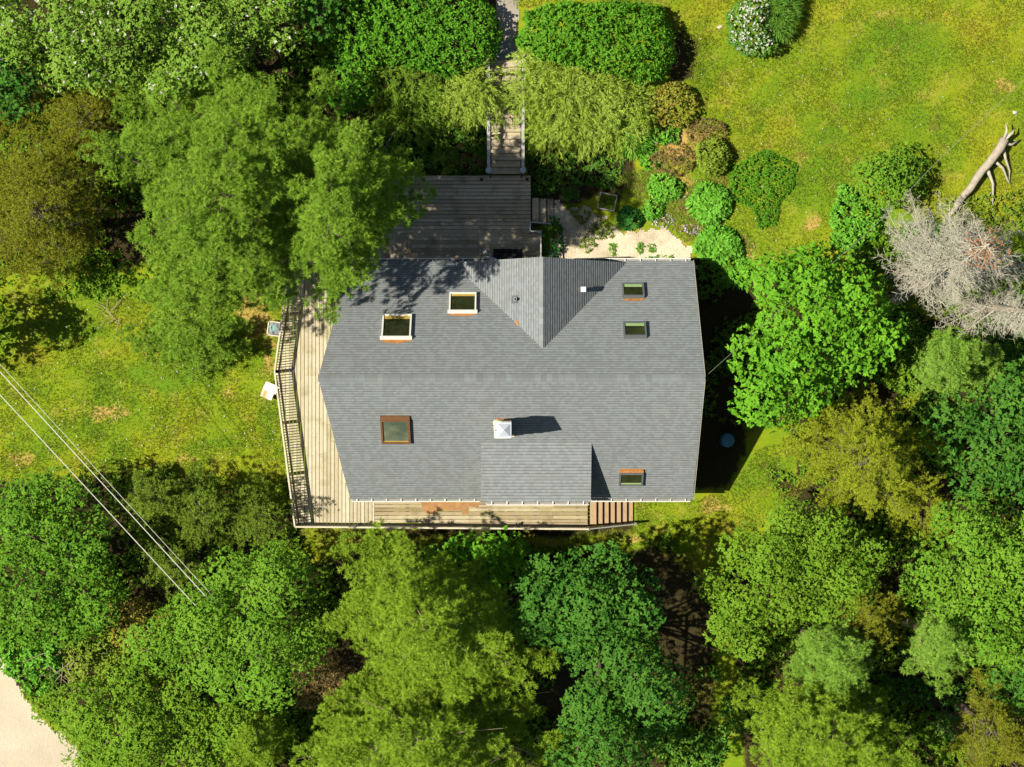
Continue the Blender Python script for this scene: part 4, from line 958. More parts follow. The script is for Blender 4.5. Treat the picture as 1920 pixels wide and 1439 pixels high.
def plumes(name, label, poly, H, leaf, n, L=.95, cat='shrub', group=None, down=(0, -.35, 0), spc=.75):
    SEED[0] += 1; seedrng(SEED[0]); a = np.array(poly, float); cen = a.mean(0); g = G(*cen); s_ = (HC - g.z - H) / F
    root = thing(name, label, cat, g, group); cand = polysample(poly, 400); sub = []
    for q in range(len(cand)):
        if all(np.linalg.norm(cand[q] - cand[p_]) > spc / s_ for p_ in sub): sub.append(q)
    sc_ = cand[sub]; st = polysample(poly, n); d = polydist(st, poly) * s_; t = np.clip(d / .8, 0, 1); gp = Gn(st[:, 0], st[:, 1])
    z = gp[:, 2] + H * (.25 + .75 * np.sqrt(1 - (1 - t) ** 2)) * rng.uniform(.55, 1, n); w = Pn(st[:, 0], st[:, 1], z)
    nr = np.linalg.norm(st[:, None] - sc_[None], axis=2).argmin(1); v = (st - sc_[nr]) * np.array([1, -1]) * s_; dv = np.concatenate([v, np.zeros((n, 1))], 1) / .45
    od = (st - cen) * np.array([1, -1]) * s_; od = np.concatenate([od, np.zeros((n, 1))], 1) / 2.0
    dv = dv + od * .7 + np.array(down) + rng.normal(size=(n, 3)) * .35; dv[:, 2] = rng.uniform(.05, .45, n); dv = nrm(dv); ln = L * rng.uniform(.6, 1.25, (n, 1)); tb = MB(); pos = []; axs = []
    for k in range(10):
        u = k / 9; p = w + dv * ln * (u - .35); p[:, 2] += (ln[:, 0]) * (.22 * u - .42 * u * u); ax = dv.copy(); ax[:, 2] += .22 - .84 * u; wd = .075 * (1 - u) + .012
        pos.append(p + rng.normal(size=p.shape) * wd * np.array([1, 1, .5])); axs.append(ax)
    lf = LF(); lf.rosette(np.concatenate(pos), np.concatenate(axs), 7, .16, .016, (.10, .75), .05); lf.build('foliage', M[leaf], root)
    for q in sc_[:14]:
        e = G(*q, H * .7); c = Vector(g); tb.tube([c - Vector((0, 0, .05)), c.lerp(e, .5), e], [.035, .025, .01], 5)
    fix(tb.build('stem', M['bark']), root); return root

# --- big pines west of the house
conifer('pine_tree', 'tall yellow-green pine spreading over the lawn west of the house, the larger left one', [(165, 430), (155, 310), (185, 225), (270, 185), (340, 190), (390, 120), (445, 75), (520, 110), (545, 55), (605, 80), (645, 150), (620, 230), (590, 300), (590, 380), (570, 430), (545, 480), (530, 530), (500, 580), (450, 615), (370, 625), (290, 610), (240, 575), (210, 540), (180, 500)], (405, 335), 16.0, 'pine', trunk='bark', **{**PINE, 'reach': (.8, 1.15), 'nb': 8})
conifer('pine_tree', 'tall pine overhanging the roof corner and the north deck, shading both', [(575, 300), (590, 230), (640, 165), (695, 205), (745, 205), (752, 255), (800, 285), (815, 325), (800, 350), (862, 388), (800, 415), (738, 440), (700, 455), (745, 508), (695, 560), (665, 595), (620, 618), (560, 605), (525, 560), (515, 500), (530, 430), (545, 360)], (605, 340), 17.5, 'pine', **{**PINE, 'lo': .42, 'whorl': .85, 'prof': .8})
conifer('pine_sapling', 'low spreading pine growth at the foot of the larger left pine, merging into the lawn', [(235, 600), (300, 585), (440, 585), (485, 620), (445, 690), (370, 708), (280, 688)], (365, 640), 2.6, 'pine', **{**PINE, 'lo': .08, 'whorl': .4, 'psize': .7})
# --- orchard at the top left
AP = dict(cat='tree', group='apple trees in blossom', blossom='blossom', nbl=110, cr=.42, lobe=.8, L=.095, W=.065, dens=170, k=5, edge=1.4)
broadleaf('apple_tree', 'pale green apple tree in white blossom at the top left edge', [(-40, -40), (250, -40), (305, 10), (315, 80), (255, 150), (200, 172), (120, 168), (70, 120), (-40, 110)], 6.5, 'apple', **AP)
broadleaf('apple_tree', 'pale green apple tree in white blossom between the tall pine and the top edge', [(275, -40), (540, -40), (552, 40), (535, 95), (470, 115), (425, 145), (380, 185), (320, 198), (262, 165), (305, 80)], 6.5, 'apple', **AP)
broadleaf('leafy_tree', 'deep green tree in shade at the left edge below the blossom', [(-50, 80), (60, 105), (92, 150), (80, 205), (40, 225), (-50, 235)], 5.0, 'dark', cr=.6, L=.15)
broadleaf('leafy_tree', 'dark green leafy tree behind the left hedge at the top edge', [(520, -50), (640, -50), (640, 40), (600, 70), (560, 60)], 4.5, 'dark', cr=.6, L=.14)
# --- olive conifers on the left
conifer('cedar_tree', 'small brownish olive conifer left of the tall pine, below the blossoming trees', [(85, 148), (150, 138), (208, 165), (218, 220), (195, 272), (125, 292), (60, 262), (40, 205)], (132, 205), 7.0, 'olive', **{**SPR, 'prof': .65, 'psize': .75})
conifer('cedar_tree', 'large brownish olive conifer at the left edge beside the lawn', [(-60, 205), (60, 190), (115, 250), (172, 300), (165, 345), (200, 400), (165, 472), (130, 502), (82, 522), (35, 560), (-60, 570)], (52, 385), 9.0, 'olive', **{**SPR, 'prof': .65, 'psize': .75})
broadleaf('leafy_tree', 'small green tree mostly beyond the left edge, shading the lawn', [(-130, 560), (-8, 570), (8, 615), (-10, 660), (-130, 690)], 4.5, 'decid', cr=.6)
# --- hedges and junipers by the stairs
HG = dict(dens=150, k=6, L=.125, W=.065, cat='hedge', edge=.9, bump=.24, bfreq=7.0, layers=.5)
mound('clipped_hedge', 'large rounded bright green hedge left of the stairs', [(610, -30), (700, -40), (880, -30), (925, 20), (942, 65), (930, 108), (890, 130), (845, 150), (790, 130), (720, 122), (650, 125), (605, 80)], 2.1, 'hedge', **HG)
mound('clipped_hedge', 'large rounded bright green hedge right of the stairs', [(985, 25), (1050, 8), (1150, 6), (1240, 12), (1264, 60), (1266, 110), (1238, 150), (1200, 157), (1150, 142), (1060, 122), (1000, 108), (966, 80)], 2.1, 'hedge', **HG)
mound('leafy_shrub', 'glossy green shrub in the gap between the left hedge and the pine', [(605, 112), (700, 118), (705, 190), (640, 215), (600, 180)], 2.2, 'hedge', dens=140, L=.12, W=.07, bump=.3)
plumes('juniper_bush', 'golden feathery juniper spilling onto the stairs from the right', [(968, 98), (1010, 103), (1080, 120), (1112, 150), (1128, 200), (1125, 262), (1088, 275), (1050, 290), (1000, 258), (980, 228), (942, 184), (962, 150)], 1.7, 'juniper', 430)
plumes('juniper_bush', 'golden feathery juniper in front of the right hedge, farther from the stairs', [(1085, 120), (1150, 140), (1200, 160), (1225, 205), (1198, 255), (1150, 280), (1110, 275), (1100, 215), (1088, 160)], 1.5, 'juniper', 300)
plumes('juniper_bush', 'golden feathery juniper spilling onto the stairs from the left', [(845, 150), (900, 120), (932, 160), (942, 195), (920, 242), (870, 225), (825, 205), (810, 170)], 1.9, 'juniper', 230)
plumes('juniper_bush', 'dull green juniper in shade below the left hedge', [(690, 128), (760, 118), (830, 140), (838, 200), (825, 252), (775, 248), (715, 238), (688, 190)], 1.6, 'pine', 250)
mound('undergrowth', 'dark low plants on the shaded bank left of the stairs', [(700, 230), (905, 225), (908, 325), (700, 328)], .5, 'cover', dens=60, stem=False, kind='stuff', cat='undergrowth', L=.16, W=.06)
mound('brown_fern', 'rusty brown withered fern clump beside the foot of the stairs', ell(868, 300, 38, 24), .55, 'brown', dens=80, L=.2, W=.04)
mound('pine_sapling', 'pale green pine sapling by the foot of the stairs', ell(835, 300, 24, 26), 1.0, 'pine', dens=110, k=9, L=.15, W=.03)
# --- shrubs and flower beds north-east of the house
mound('bronze_shrub', 'bronze leaved shrub at the right end of the right hedge', ell(1264, 196, 46, 45), 1.3, 'olshrub', dens=120, L=.10, W=.06, bump=.2, edge=.9)
mound('brown_shrub', 'brown twiggy shrub on the lawn side behind the round green bush', ell(1325, 248, 40, 24), .8, 'brown', dens=150, L=.10, W=.025)
mound('brown_shrub', 'brown twiggy shrub left of the round green bush', ell(1262, 299, 44, 27), .8, 'brown', dens=150, L=.10, W=.025)
mound('round_bush', 'round dull green bush casting a dark shadow to its right', ell(1338, 291, 33, 35, jit=.04), 1.35, 'rhodo', dens=170, k=7, L=.13, W=.05, edge=.75, phi=(.7, 1.4), bump=.06)
mound('daylily_clump', 'grassy bright green daylily clump below the golden juniper', ell(1190, 255, 33, 38), .7, 'hosta', dens=75, k=9, L=.36, W=.03, phi=(.3, 1.2), droop=.35)
mound('leafy_clump', 'bright leafy plant below the daylilies', ell(1218, 300, 20, 20), .4, 'hosta', dens=110, L=.13, W=.09)
mound('leafy_clump', 'bright yellow-green leafy clump beside the bronze shrub', ell(1251, 250, 26, 20), .5, 'hosta', dens=110, L=.13, W=.09)
HO = dict(group='rounded mounds of bright leaves in the garden bed', phi=(.7, 1.35), dens=130, k=6, edge=.4, bump=.04)
mound('perennial_mound', 'bright green oval mound of leaves, upper left of the bed', ell(1247, 351, 32, 23, jit=.04, rot=.3), .55, 'hosta', L=.13, W=.075, **HO)
mound('perennial_mound', 'smaller round bright green mound between the oval and dark mounds', ell(1225, 393, 20, 19, jit=.04), .45, 'hosta', L=.12, W=.075, **HO)
mound('perennial_mound', 'dark blue-green mound of leaves at the top of the gravel', ell(1179, 409, 24, 22, jit=.04), .5, 'hostad', L=.13, W=.07, **HO)
mound('perennial_mound', 'largest bright green mound with broad leaves on the right of the bed', ell(1331, 382, 36, 37, jit=.05), .6, 'hosta', L=.22, W=.10, **HO)
mound('perennial_mound', 'broad-leaved green clump at the north-east house corner', ell(1347, 463, 40, 35, jit=.08), .6, 'hosta', L=.22, W=.11, **HO)
mound('leafy_clump', 'green weeds in the corner between the house shadow and the maple', ell(1384, 512, 34, 26), .5, 'hosta', dens=80, L=.2, W=.09)
mound('round_bush', 'dark green upright bush beside the north deck railing', ell(1036, 445, 19, 38, jit=.04), 1.0, 'hostad', dens=150, L=.13, W=.03, phi=(.2, .9))
mound('ground_cover', 'dark green ground cover in the shaded bed right of the stairs', [(990, 285), (1050, 290), (1140, 278), (1170, 300), (1150, 350), (1090, 348), (1030, 362), (1000, 368)], .25, 'cover', dens=110, stem=False, kind='stuff', cat='ground cover', L=.10, W=.06, bump=.05)
mound('ground_cover', 'green ground cover with pale specks at the lawn edge of the bed', [(1365, 330), (1400, 298), (1440, 283), (1492, 308), (1490, 350), (1460, 378), (1455, 420), (1425, 432), (1408, 390), (1368, 372)], .28, 'hedge', dens=150, stem=False, kind='stuff', cat='ground cover', L=.08, W=.05, bump=.10)
mound('mauve_flowers', 'pale mauve flowers in the bed between the mounds and the gravel', ell(1243, 415, 24, 13), .2, 'mauve', dens=90, k=5, L=.05, W=.045)
mound('mauve_flowers', 'pale mauve flowers left of the leafy clump at the house corner', ell(1295, 430, 20, 9), .2, 'mauve', dens=70, k=5, L=.05, W=.045)
for i, (x, y, rx, ry) in enumerate([(1235, 487, 30, 8), (1128, 432, 18, 18), (1100, 460, 16, 12), (1150, 468, 7, 9), (1200, 466, 6, 6), (1222, 464, 6, 7), (1090, 405, 14, 12)]):
    mound('weed_tuft', ['row of green weeds along the house wall on the gravel', 'grassy weeds left of the dark mound on the gravel', 'olive weeds on the gravel near the deck bush', 'tiny weed in the middle of the gravel, left', 'tiny weed in the middle of the gravel by the bare patch', 'tiny weed in the middle of the gravel, right', 'olive weeds below the tilted planter'][i], ell(x, y, rx, ry), .22, 'rhodo' if i in (1, 2, 6) else 'hosta', dens=80, k=6, L=.12, W=.035, cat='weed', group='weeds growing in the gravel', edge=.2)
mound('flowering_shrub', 'shrub covered in white blossom on the lawn at the top', [(1362, 30), (1385, 0), (1395, -30), (1445, -30), (1450, 40), (1460, 95), (1430, 108), (1395, 104), (1368, 78)], 1.7, 'cover', dens=110, L=.12, W=.06, blossom='blossom', nbl=380, bump=.2)
mound('grassy_bush', 'dark green spiky bush right of the white blossoming shrub', [(1440, -30), (1495, -30), (1504, 10), (1485, 45), (1475, 75), (1450, 70)], 1.5, 'cover', dens=120, k=9, L=.3, W=.022, phi=(.2, 1.1))
broadleaf('leafy_shrub', 'dense round mid green shrub on the lawn left of the fallen trunk', [(1590, 325), (1615, 295), (1660, 272), (1700, 264), (1738, 305), (1746, 345), (1722, 376), (1670, 388), (1615, 372)], 2.9, 'birch', cr=.4, L=.10, W=.06, dens=150, lo=.35, cat='shrub', edge=1.2, clumpvar=.15)
mound('leafy_shrub', 'bright low shrub between the lawn and the dead tree', [(1578, 345), (1615, 372), (1655, 395), (1645, 440), (1610, 475), (1562, 455), (1558, 410)], 1.0, 'hosta', dens=100, L=.14, W=.08, bump=.25)
mound('leafy_shrub', 'green shrub under the left branches of the dead tree', [(1600, 470), (1660, 430), (1720, 440), (1690, 490), (1640, 510), (1600, 520)], .9, 'decid', dens=100, L=.13, W=.07, bump=.25)
# --- maple and trees to the right
broadleaf('maple_tree', 'bright green maple close to the east gable', [(1385, 545), (1415, 505), (1470, 478), (1530, 468), (1570, 490), (1600, 520), (1650, 560), (1680, 600), (1690, 640), (1652, 672), (1612, 702), (1570, 725), (1535, 765), (1500, 772), (1480, 802), (1430, 800), (1392, 800), (1366, 760), (1378, 742), (1365, 705), (1372, 680), (1395, 640), (1422, 590)], 7.5, 'maple', cr=.45, lobe=.85, L=.135, W=.095, dens=105, k=6, phi=(.9, 1.5), tr=.2, clumpvar=.45)
conifer('pine_tree', 'round grey-green pine near the right edge below the dead trees', ell(1805, 675, 78, 66, jit=.04), (1808, 672), 7.0, 'bluepine', **{**PINE, 'whorl': .6, 'psize': .8})
conifer('larch_tree', 'yellow-olive larch right of the lawn, south of the maple', [(1480, 805), (1555, 748), (1625, 718), (1690, 742), (1742, 770), (1748, 830), (1768, 855), (1762, 920), (1768, 962), (1732, 1012), (1690, 1000), (1640, 1015), (1580, 985), (1530, 945), (1490, 925), (1472, 865)], (1640, 860), 10.5, 'larch', **{**SPR, 'rise': .1, 'prof': .62, 'psize': .72, 'whorl': .8})
broadleaf('leafy_tree', 'wide olive-green tree south-east of the house beside the open grass', [(1400, 985), (1445, 950), (1490, 935), (1545, 950), (1590, 990), (1645, 1015), (1655, 1060), (1645, 1122), (1570, 1155), (1480, 1172), (1420, 1212), (1370, 1222), (1338, 1172), (1322, 1100), (1355, 1060), (1345, 1020)], 7.0, 'decid', cr=.42, lobe=.9, L=.09, W=.055, dens=230)
broadleaf('leafy_tree', 'yellow-green leafy tree at the right edge below the shaded one', [(1705, 1030), (1762, 965), (1820, 925), (1880, 955), (1970, 945), (1970, 1235), (1892, 1262), (1820, 1235), (1760, 1165), (1700, 1115)], 8.0, 'birch', cr=.45, lobe=.95, L=.105, W=.07, dens=170)
broadleaf('leafy_tree', 'deep green tree in shade at the right edge behind the larch', [(1755, 765), (1830, 745), (1900, 695), (1970, 685), (1970, 945), (1885, 950), (1800, 925), (1768, 860)], 5.5, 'dark', cr=.7, L=.15, W=.10, dens=60)
mound('leafy_shrub', 'low mixed shrub between the maple and the round pine', [(1655, 640), (1720, 600), (1740, 650), (1735, 740), (1690, 740), (1640, 715)], 1.3, 'decid', dens=80, L=.14, W=.08, bump=.4)
mound('leafy_shrub', 'low green shrub between the two dead trees', [(1765, 560), (1830, 520), (1900, 515), (1920, 570), (1850, 600), (1780, 600)], .9, 'decid', dens=80, L=.14, W=.08, bump=.4)
mound('leafy_shrub', 'low shrub at the right edge above the dead tree crown', [(1760, 380), (1830, 370), (1960, 350), (1960, 470), (1900, 440), (1780, 430)], .5, 'rhodo', dens=50, L=.14, W=.05, bump=.25)
# --- bottom right conifers
conifer('pine_tree', 'pale green pine at the right edge of the bottom right group', [(1735, 1165), (1782, 1128), (1850, 1205), (1852, 1262), (1790, 1290), (1740, 1270), (1715, 1210)], (1785, 1215), 9.5, 'bluepine', trunk='twig', **PINE)
conifer('pine_tree', 'middle pine of the bottom right group, above the widest one', [(1495, 1195), (1560, 1168), (1620, 1200), (1662, 1258), (1650, 1302), (1565, 1315), (1488, 1275)], (1578, 1245), 9.0, 'bluepine', trunk='twig', **PINE)
conifer('cedar_tree', 'olive conifer at the top of the bottom right pine group', [(1560, 1130), (1640, 1112), (1708, 1112), (1710, 1180), (1645, 1215), (1575, 1195)], (1645, 1162), 8.0, 'olive', **SPR)
conifer('pine_tree', 'widest pine of the bottom right group, at the bottom edge', [(1345, 1312), (1400, 1288), (1500, 1278), (1640, 1308), (1745, 1322), (1775, 1385), (1790, 1480), (1700, 1520), (1450, 1520), (1395, 1425)], (1570, 1400), 10.0, 'pine2', trunk='twig', **PINE)
conifer('cedar_tree', 'olive conifer in the bottom right corner', [(1830, 1300), (1882, 1265), (1905, 1330), (1970, 1385), (1970, 1500), (1820, 1500), (1812, 1385)], (1885, 1385), 8.5, 'olive', **SPR)
broadleaf('leafy_tree', 'dark green tree at the right edge above the corner conifer', [(1860, 1255), (1970, 1240), (1970, 1385), (1905, 1330), (1870, 1290)], 4.5, 'dark', cr=.6)
mound('leafy_shrub', 'dark low shrub between the bottom right pines', [(1650, 1270), (1730, 1275), (1820, 1290), (1815, 1400), (1770, 1390), (1745, 1325), (1660, 1305)], 1.4, 'dark', dens=60, L=.14, W=.08, bump=.5)
# --- trees south of the house
conifer('pine_tree', 'big yellow-green pine south of the house, the upper one', [(592, 1130), (620, 1078), (660, 1058), (690, 1012), (742, 1008), (800, 1030), (862, 1058), (920, 1062), (962, 1120), (992, 1180), (1078, 1268), (1015, 1330), (900, 1340), (800, 1345), (700, 1335), (640, 1275), (622, 1200)], (805, 1195), 13.5, 'pine2', trunk='twig', **PINE)
conifer('pine_tree', 'big yellow-green pine at the bottom edge, below the upper one', [(490, 1500), (508, 1430), (545, 1350), (612, 1298), (700, 1298), (800, 1318), (930, 1300), (1050, 1288), (1035, 1340), (1062, 1390), (1045, 1520), (800, 1540)], (780, 1420), 13.0, 'pine2', trunk='twig', **PINE)
broadleaf('leafy_tree', 'deep green leafy tree right of the big southern pines', [(985, 1095), (1040, 1050), (1120, 1028), (1180, 1045), (1202, 1100), (1226, 1150), (1242, 1230), (1288, 1290), (1282, 1342), (1232, 1362), (1222, 1500), (1020, 1500), (1040, 1390), (1080, 1270), (1000, 1190), (950, 1150)], 9.5, 'dark', cr=.5, L=.125, W=.08, dens=130)
broadleaf('maple_sapling', 'bright green maple saplings leaning over the south deck railing', [(835, 1045), (900, 1012), (945, 988), (965, 1010), (985, 1060), (960, 1100), (900, 1095), (850, 1075)], 3.0, 'maple', cr=.4, L=.17, W=.11, dens=55, phi=(.9, 1.5), edge=1.0)
broadleaf('maple_sapling', 'small green saplings left of the leaning maples below the south deck', [(770, 1030), (835, 1030), (850, 1070), (810, 1090), (775, 1070)], 2.2, 'birch', cr=.4, L=.15, W=.09, dens=50, edge=.9)
mound('dead_bush', 'tangle of brown dead twigs between the bright tree and the southern pine', [(555, 1245), (615, 1228), (655, 1280), (630, 1325), (560, 1325)], 1.8, 'brown', dens=110, k=6, L=.22, W=.022)
BR = dict(cr=.45, L=.09, W=.06, dens=210)
broadleaf('leafy_tree', 'dense fresh green tree below the ends of the overhead wires', [(365, 1085), (430, 1050), (500, 1028), (562, 1060), (592, 1120), (604, 1200), (572, 1262), (540, 1315), (480, 1315), (400, 1292), (330, 1262), (238, 1232), (250, 1180), (320, 1130)], 8.0, 'birch', **BR)
broadleaf('leafy_tree', 'dense green tree overhanging the edge of the gravel road', [(72, 1315), (150, 1282), (240, 1242), (330, 1270), (420, 1312), (480, 1342), (480, 1400), (425, 1500), (165, 1500), (118, 1395)], 6.0, 'decid', **BR)
broadleaf('leafy_tree', 'airy bright tree at the left edge beside the overhead wires', [(-50, 945), (20, 922), (60, 900), (132, 892), (162, 930), (202, 980), (192, 1050), (232, 1100), (200, 1182), (100, 1202), (30, 1192), (-50, 1182)], 6.2, 'airy', cr=.45, lobe=.8, L=.115, W=.07, dens=125, clumpvar=.45)
mound('leafy_shrub', 'low bright roadside shrubs at the left edge', [(-50, 1180), (50, 1200), (110, 1200), (120, 1250), (90, 1300), (60, 1300), (30, 1272), (-50, 1215)], 1.6, 'hosta', dens=70, L=.15, W=.09, bump=.5, edge=.8)
mound('leafy_shrub', 'yellow-green bushes between the airy tree and the road', [(110, 1195), (200, 1170), (240, 1230), (235, 1262), (150, 1292), (115, 1260)], 1.8, 'rhodo', dens=80, L=.14, W=.08, bump=.5, edge=.8)
mound('leafy_shrub', 'olive bushes right of the airy tree, in front of the dense green tree', [(205, 1130), (262, 1118), (332, 1138), (325, 1180), (250, 1238), (212, 1218)], 2.2, 'olshrub', dens=80, L=.14, W=.07, bump=.5, edge=.8)
SPL = dict(cat='tree', group='dark spruces along the lower edge of the west lawn')
conifer('spruce_tree', 'dark spruce under the overhead wires at the edge of the lawn', [(175, 935), (215, 900), (262, 882), (305, 885), (330, 900), (330, 960), (275, 1005), (210, 995)], (258, 940), 6.0, 'spruce', **SPR, **SPL)
conifer('spruce_tree', 'dark spruce in the middle of the row, right of the wires', [(325, 890), (362, 880), (402, 895), (425, 925), (435, 990), (385, 1052), (320, 1042), (285, 1000)], (362, 965), 5.6, 'spruce', **SPR, **SPL)
conifer('spruce_tree', 'dark spruce nearest the deck railing', [(402, 905), (470, 902), (525, 935), (548, 985), (522, 1035), (450, 1045), (408, 1010)], (472, 970), 4.5, 'spruce', **SPR, **SPL)
conifer('spruce_tree', 'olive-dark spruce between the wires and the dense green tree', [(262, 1010), (340, 1040), (405, 1060), (372, 1115), (300, 1122), (235, 1085)], (315, 1068), 5.0, 'spruce', **SPR, **SPL)
conifer('pine_tree', 'thin yellowish pine with bare limbs at the bottom edge near the road', [(380, 1345), (470, 1320), (540, 1330), (520, 1400), (480, 1500), (410, 1500)], (465, 1410), 7.5, 'pine2', **{**PINE, 'plates': 1.0})
# --- dead trees and fallen trunk
def dead(label, base, apex, H, poly, nbr, rust=0):
    SEED[0] += 1; seedrng(SEED[0])
    b = G(*base); t = P(*apex, b.z + H); root = thing('dead_tree', label, 'dead tree', b); poly = [(1790 + (x - 1790) * 1.1, 470 + (y - 470) * 1.12) for x, y in poly]; tb = MB(); path = trunkmesh(tb, b, t, .28, .03, 9, 9, .03); br = MB(); tw = LF(); segs = []
    for i in range(nbr):
        h = rng.uniform(.18, .98) ** .8; o = b.lerp(t, h); s = F / (HC - o.z); c0 = (960 + o.x * s, 719.5 - o.y * s); th = rng.random() * 6.283
        Rb = boundary(poly, c0, th) if inpoly(np.array([c0]), poly)[0] else boundary(poly, apex, th)
        f = (1 - h) ** .45 * rng.uniform(.55, 1.08) + .06; e = P(c0[0] + math.cos(th) * Rb * f, c0[1] + math.sin(th) * Rb * f, o.z + rng.uniform(-.05, .25)); v = e - o; L = v.length
        if L < .15: continue
        mid = o + v * .5 - Vector((0, 0, .08 * L)); br.tube([o, mid, e], [.012 + .010 * L, .010 + .004 * L, .005], 5, False)
        d = v.normalized(); sd = Vector((-d.y, d.x, 0)).normalized(); n1 = int(L / .13) + 2
        for j in range(n1):
            u = .2 + .8 * (j + rng.random()) / n1; q = o.lerp(e, u) - Vector((0, 0, .3 * L * u * (1 - u) * .5)); sg = rng.choice((-1, 1)); w_ = (.34 * L * (1.1 - u) + .12) * rng.uniform(.5, 1.1)
            d2 = (d * rng.uniform(.4, 1.0) + sd * sg * rng.uniform(.5, 1) + Vector((0, 0, rng.uniform(-.2, .5)))).normalized(); e2 = q + d2 * w_
            if w_ > .22: br.tube([q, e2], [.009, .004], 3, False)
            segs.append((q, e2))
            for k in range(int(w_ / .07) + 1):
                a = q.lerp(e2, rng.random()); d3 = (d2 * .7 + Vector(rng.normal(0, .6, 3))).normalized(); segs.append((a, a + d3 * rng.uniform(.10, .26)))
    A_ = np.array([tuple(x[0]) for x in segs]); B_ = np.array([tuple(x[1]) for x in segs]); d = nrm(B_ - A_); sd = nrm(np.cross(d, rng.normal(size=d.shape))) * .008
    tw.add(np.stack([A_ - sd, A_ + sd, B_ + sd * .4, B_ - sd * .4], 1)); sd2 = np.cross(d, sd)
    tw.add(np.stack([A_ - sd2, A_ + sd2, B_ + sd2 * .4, B_ - sd2 * .4], 1))
    fix(tb.build('trunk', M['log'], None, True), root); fix(br.build('branches', M['deadwood']), root); tw.build('twigs', M['deadtwig'], root)
    if rust:
        l = LF(); n = rust; q = np.array(P(apex[0] - 8, apex[1] + 8, b.z + H * .93)) + rng.normal(size=(n, 3)) * np.array([.30, .34, .25]); l.rosette(q, np.tile([0, 0, 1.], (n, 1)), 8, .09, .022, (.2, 1.3)); l.build('brown_needles', M['rustneedle'], root)
dead('bleached grey dead conifer with a rusty brown top near the right edge', (1690, 548), (1855, 458), 14.0, [(1650, 430), (1660, 395), (1700, 360), (1760, 340), (1800, 330), (1840, 380), (1880, 410), (1915, 425), (1990, 440), (1990, 500), (1920, 520), (1890, 530), (1840, 545), (1800, 605), (1775, 600), (1730, 570), (1670, 550), (1652, 500)], 135, 170)
dead('second bleached dead conifer cut off by the right edge, lower than the first', (1800, 575), (1965, 585), 12.0, [(1835, 610), (1860, 570), (1900, 545), (1990, 520), (2060, 580), (2040, 650), (1960, 665), (1900, 640)], 90)
seedrng(900)
lt = thing('leaning_trunk', 'bare broken second trunk leaning beside the foot of the dead conifer', 'dead tree', G(1668, 572)); tb = MB(); a = G(1666, 575); trunkmesh(tb, a, P(1745, 522, 5.5), .19, .12, 9, 6, .04); fix(tb.build('trunk', M['log'], None, True), lt)
fl = thing('fallen_trunk', 'thick bare fallen tree trunk with broken roots lying on the lawn at the right', 'fallen tree', G(1815, 362)); tb = MB(); a = G(1775, 415, .15); e = G(1884, 260, .6); trunkmesh(tb, a, e, .12, .18, 11, 10, .04); fix(tb.build('trunk', M['log'], None, True), fl)
for pts in ([(1882, 262, .6), (1888, 246, .8), (1886, 232, .7)], [(1884, 262, .6), (1898, 250, .7), (1904, 240, .4)], [(1880, 272, .4), (1886, 300, .3), (1893, 320, .2), (1892, 345, .1)], [(1862, 300, .4), (1880, 315, .3), (1890, 340, .15), (1896, 346, .1)], [(1852, 320, .4), (1862, 345, .25), (1861, 400, .1)], [(1884, 268, .5), (1896, 272, .4), (1912, 262, .2)]):
    m = MB(); m.tube([G(x, y, z) for x, y, z in pts], [.07, .055, .03, .015][:len(pts)] if len(pts) > 3 else [.08, .055, .02], 6); fix(m.build('limb', M['deadwood'], None, True), fl)
def sticks(label, px, py, spread, n, mat='twig', L=(.4, 1.2), z=(.05, .5), name='brush_pile', ang=None):
    r = thing(name, label, 'branches', G(px, py)); m = MB()
    for i in range(n):
        p = G(px + rng.normal(0, spread), py + rng.normal(0, spread), rng.uniform(*z)); a = rng.random() * 6.28 if ang is None else ang + rng.normal(0, .4); l = rng.uniform(*L); m.tube([p, p + Vector((math.cos(a) * l, math.sin(a) * l, rng.uniform(-.1, .35) * l))], [.018, .007], 4)
    m.build('branches', M[mat], r)
sticks('pile of dry branches in the dark gap between the bottom right conifers', 1800, 1350, 16, 26)
sticks('dry brown brush at the roadside below the airy left tree', 120, 1235, 22, 40, z=(.3, 1.6))
sticks('few dry branches on the grass at the edge of the west lawn', 200, 585, 12, 9, z=(.05, .2))

# --- undergrowth and lawn grass
def scatter(name, label, polys, dens, leaf, H=(.05, .5), k=6, L=.16, W=.07, phi=(.4, 1.4), avoid=()):
    seedrng(500 + len(label)); lf = LF()
    for pl in polys:
        n = int(polyarea(pl) * .00045 * dens); pts = polysample(pl, n); ok = np.ones(n, bool)
        for a in avoid: ok &= ~inpoly(pts, a)
        g = Gn(pts[ok, 0], pts[ok, 1]); x, y = g[:, 0], g[:, 1]
        nz = np.sin(x * 1.3 + 2 * np.sin(y * .9)) + np.sin(y * 1.7 + 1.5 * np.sin(x * 1.1)); sel = nz + rng.normal(0, .5, len(x)) > 0.0; g = g[sel]; nz = nz[sel]
        g[:, 2] += rng.uniform(H[0], H[1], len(g)) * np.clip(.4 + nz * .4, .2, 1.2); lf.rosette(g, np.tile([0, 0, 1.], (len(g), 1)) + rng.normal(size=g.shape) * .35, k, L, W, phi)
    o = lf.build(name, M[leaf]); tag(o, label, 'undergrowth', kind='stuff')
HOUSEP = [(540, 545), (560, 330), (1010, 330), (1015, 490), (1300, 490), (1325, 709), (1298, 985), (553, 992), (515, 697)]
scatter('undergrowth', 'mixed low green plants on the woodland floor around the trees', [LITTER_SHADE[1], LITTER_SHADE[2], [(-60, 60), (640, 60), (600, 300), (300, 560), (-60, 560)]], 75, 'decid', avoid=[HOUSEP, ROADP, [(1190, 1010), (1340, 1060), (1330, 1300), (1250, 1300), (1190, 1100)]])
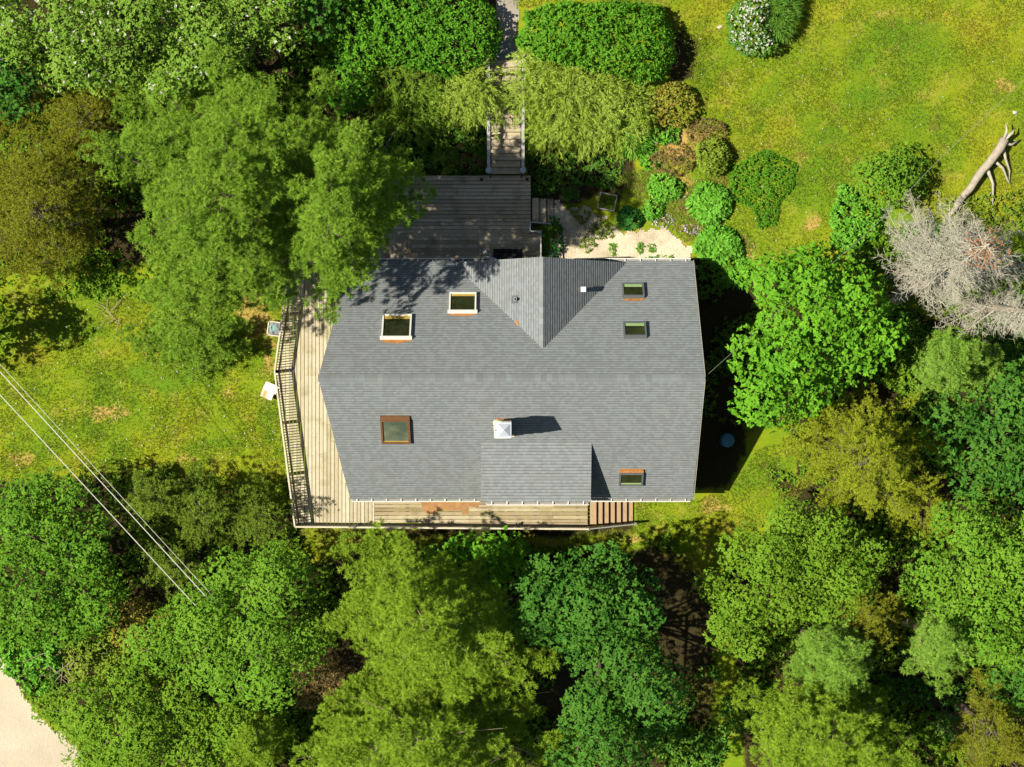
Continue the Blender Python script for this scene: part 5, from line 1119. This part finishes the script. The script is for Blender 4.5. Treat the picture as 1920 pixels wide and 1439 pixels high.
scatter('undergrowth', 'darker low plants between the trees on the right', [[(1560, 440), (1960, 380), (1960, 980), (1700, 760), (1620, 560)], [(1180, 1380), (1340, 1230), (1420, 1480), (1200, 1480)]], 95, 'cover', H=(.05, .9))
scatter('bed_weeds', 'low green and tan weeds filling the garden bed between the mounds', [[(1160, 330), (1215, 315), (1300, 320), (1400, 370), (1420, 480), (1320, 440), (1290, 455), (1200, 430), (1140, 400)], [(1060, 385), (1140, 395), (1160, 435), (1100, 440)], [(1220, 225), (1300, 270), (1310, 330), (1220, 330)]], 420, 'rhodo', H=(.01, .08), k=6, L=.09, W=.022, phi=(.3, 1.3))
scatter('bed_weeds', 'dry tan stems among the weeds of the garden bed', [[(1170, 330), (1215, 315), (1300, 260), (1400, 380), (1410, 480), (1290, 455), (1200, 430)]], 130, 'brown', H=(.01, .08), k=5, L=.10, W=.018, phi=(.3, 1.4))
LAWN = [[(200, 560), (545, 560), (515, 700), (555, 990), (560, 1010), (540, 950), (300, 890), (60, 910), (-40, 900), (-40, 540)], [(928, 0), (1300, -20), (1960, -20), (1960, 420), (1750, 420), (1620, 380), (1560, 470), (1400, 500), (1300, 440), (1265, 330), (1300, 230), (1290, 100), (1230, 10), (985, 15)],
        [(1190, 940), (1300, 938), (1370, 915), (1420, 840), (1480, 830), (1500, 930), (1350, 1050), (1330, 1130), (1250, 1040), (1180, 1030), (960, 1030), (1100, 998), (1195, 990)], [(555, 995), (900, 1000), (690, 1040), (600, 1060)], [(1280, 1260), (1480, 1240), (1480, 1320), (1380, 1340), (1280, 1400)]]
def lawn():
    seedrng(77); lf = LF()
    for pl in LAWN:
        n = int(polyarea(pl) * .00045 * 420); pts = polysample(pl, n); g = Gn(pts[:, 0], pts[:, 1]); x, y = g[:, 0], g[:, 1]
        nz = np.sin(x * 2.3 + 2 * np.sin(y * 1.9)) * np.sin(y * 2.7 + 1.5 * np.sin(x * 2.1)); keep = rng.random(n) < .75 + .35 * nz; g = g[keep]; nz = nz[keep]
        lf.rosette(g, np.tile([.15, 0, 1.], (len(g), 1)) + rng.normal(size=g.shape) * .3, 4, .085, .016, (.2, 1.2), .15, start=0)
    o = lf.build('grass', M['blade']); tag(o, 'short mown yellow-green grass of the lawns', 'grass', kind='stuff')
    l2 = LF(); n = 260; pts = np.concatenate([polysample(LAWN[0], 140), polysample(LAWN[1], 120)]); g = Gn(pts[:, 0], pts[:, 1]); g[:, 2] += .07; l2.rosette(g, np.tile([0, 0, 1.], (len(g), 1)), 5, .03, .03, (1.0, 1.5), 0); o = l2.build('lawn_daisies', M['blossom']); tag(o, 'tiny pale flowers scattered over the lawns', 'flowers', kind='stuff')
lawn()
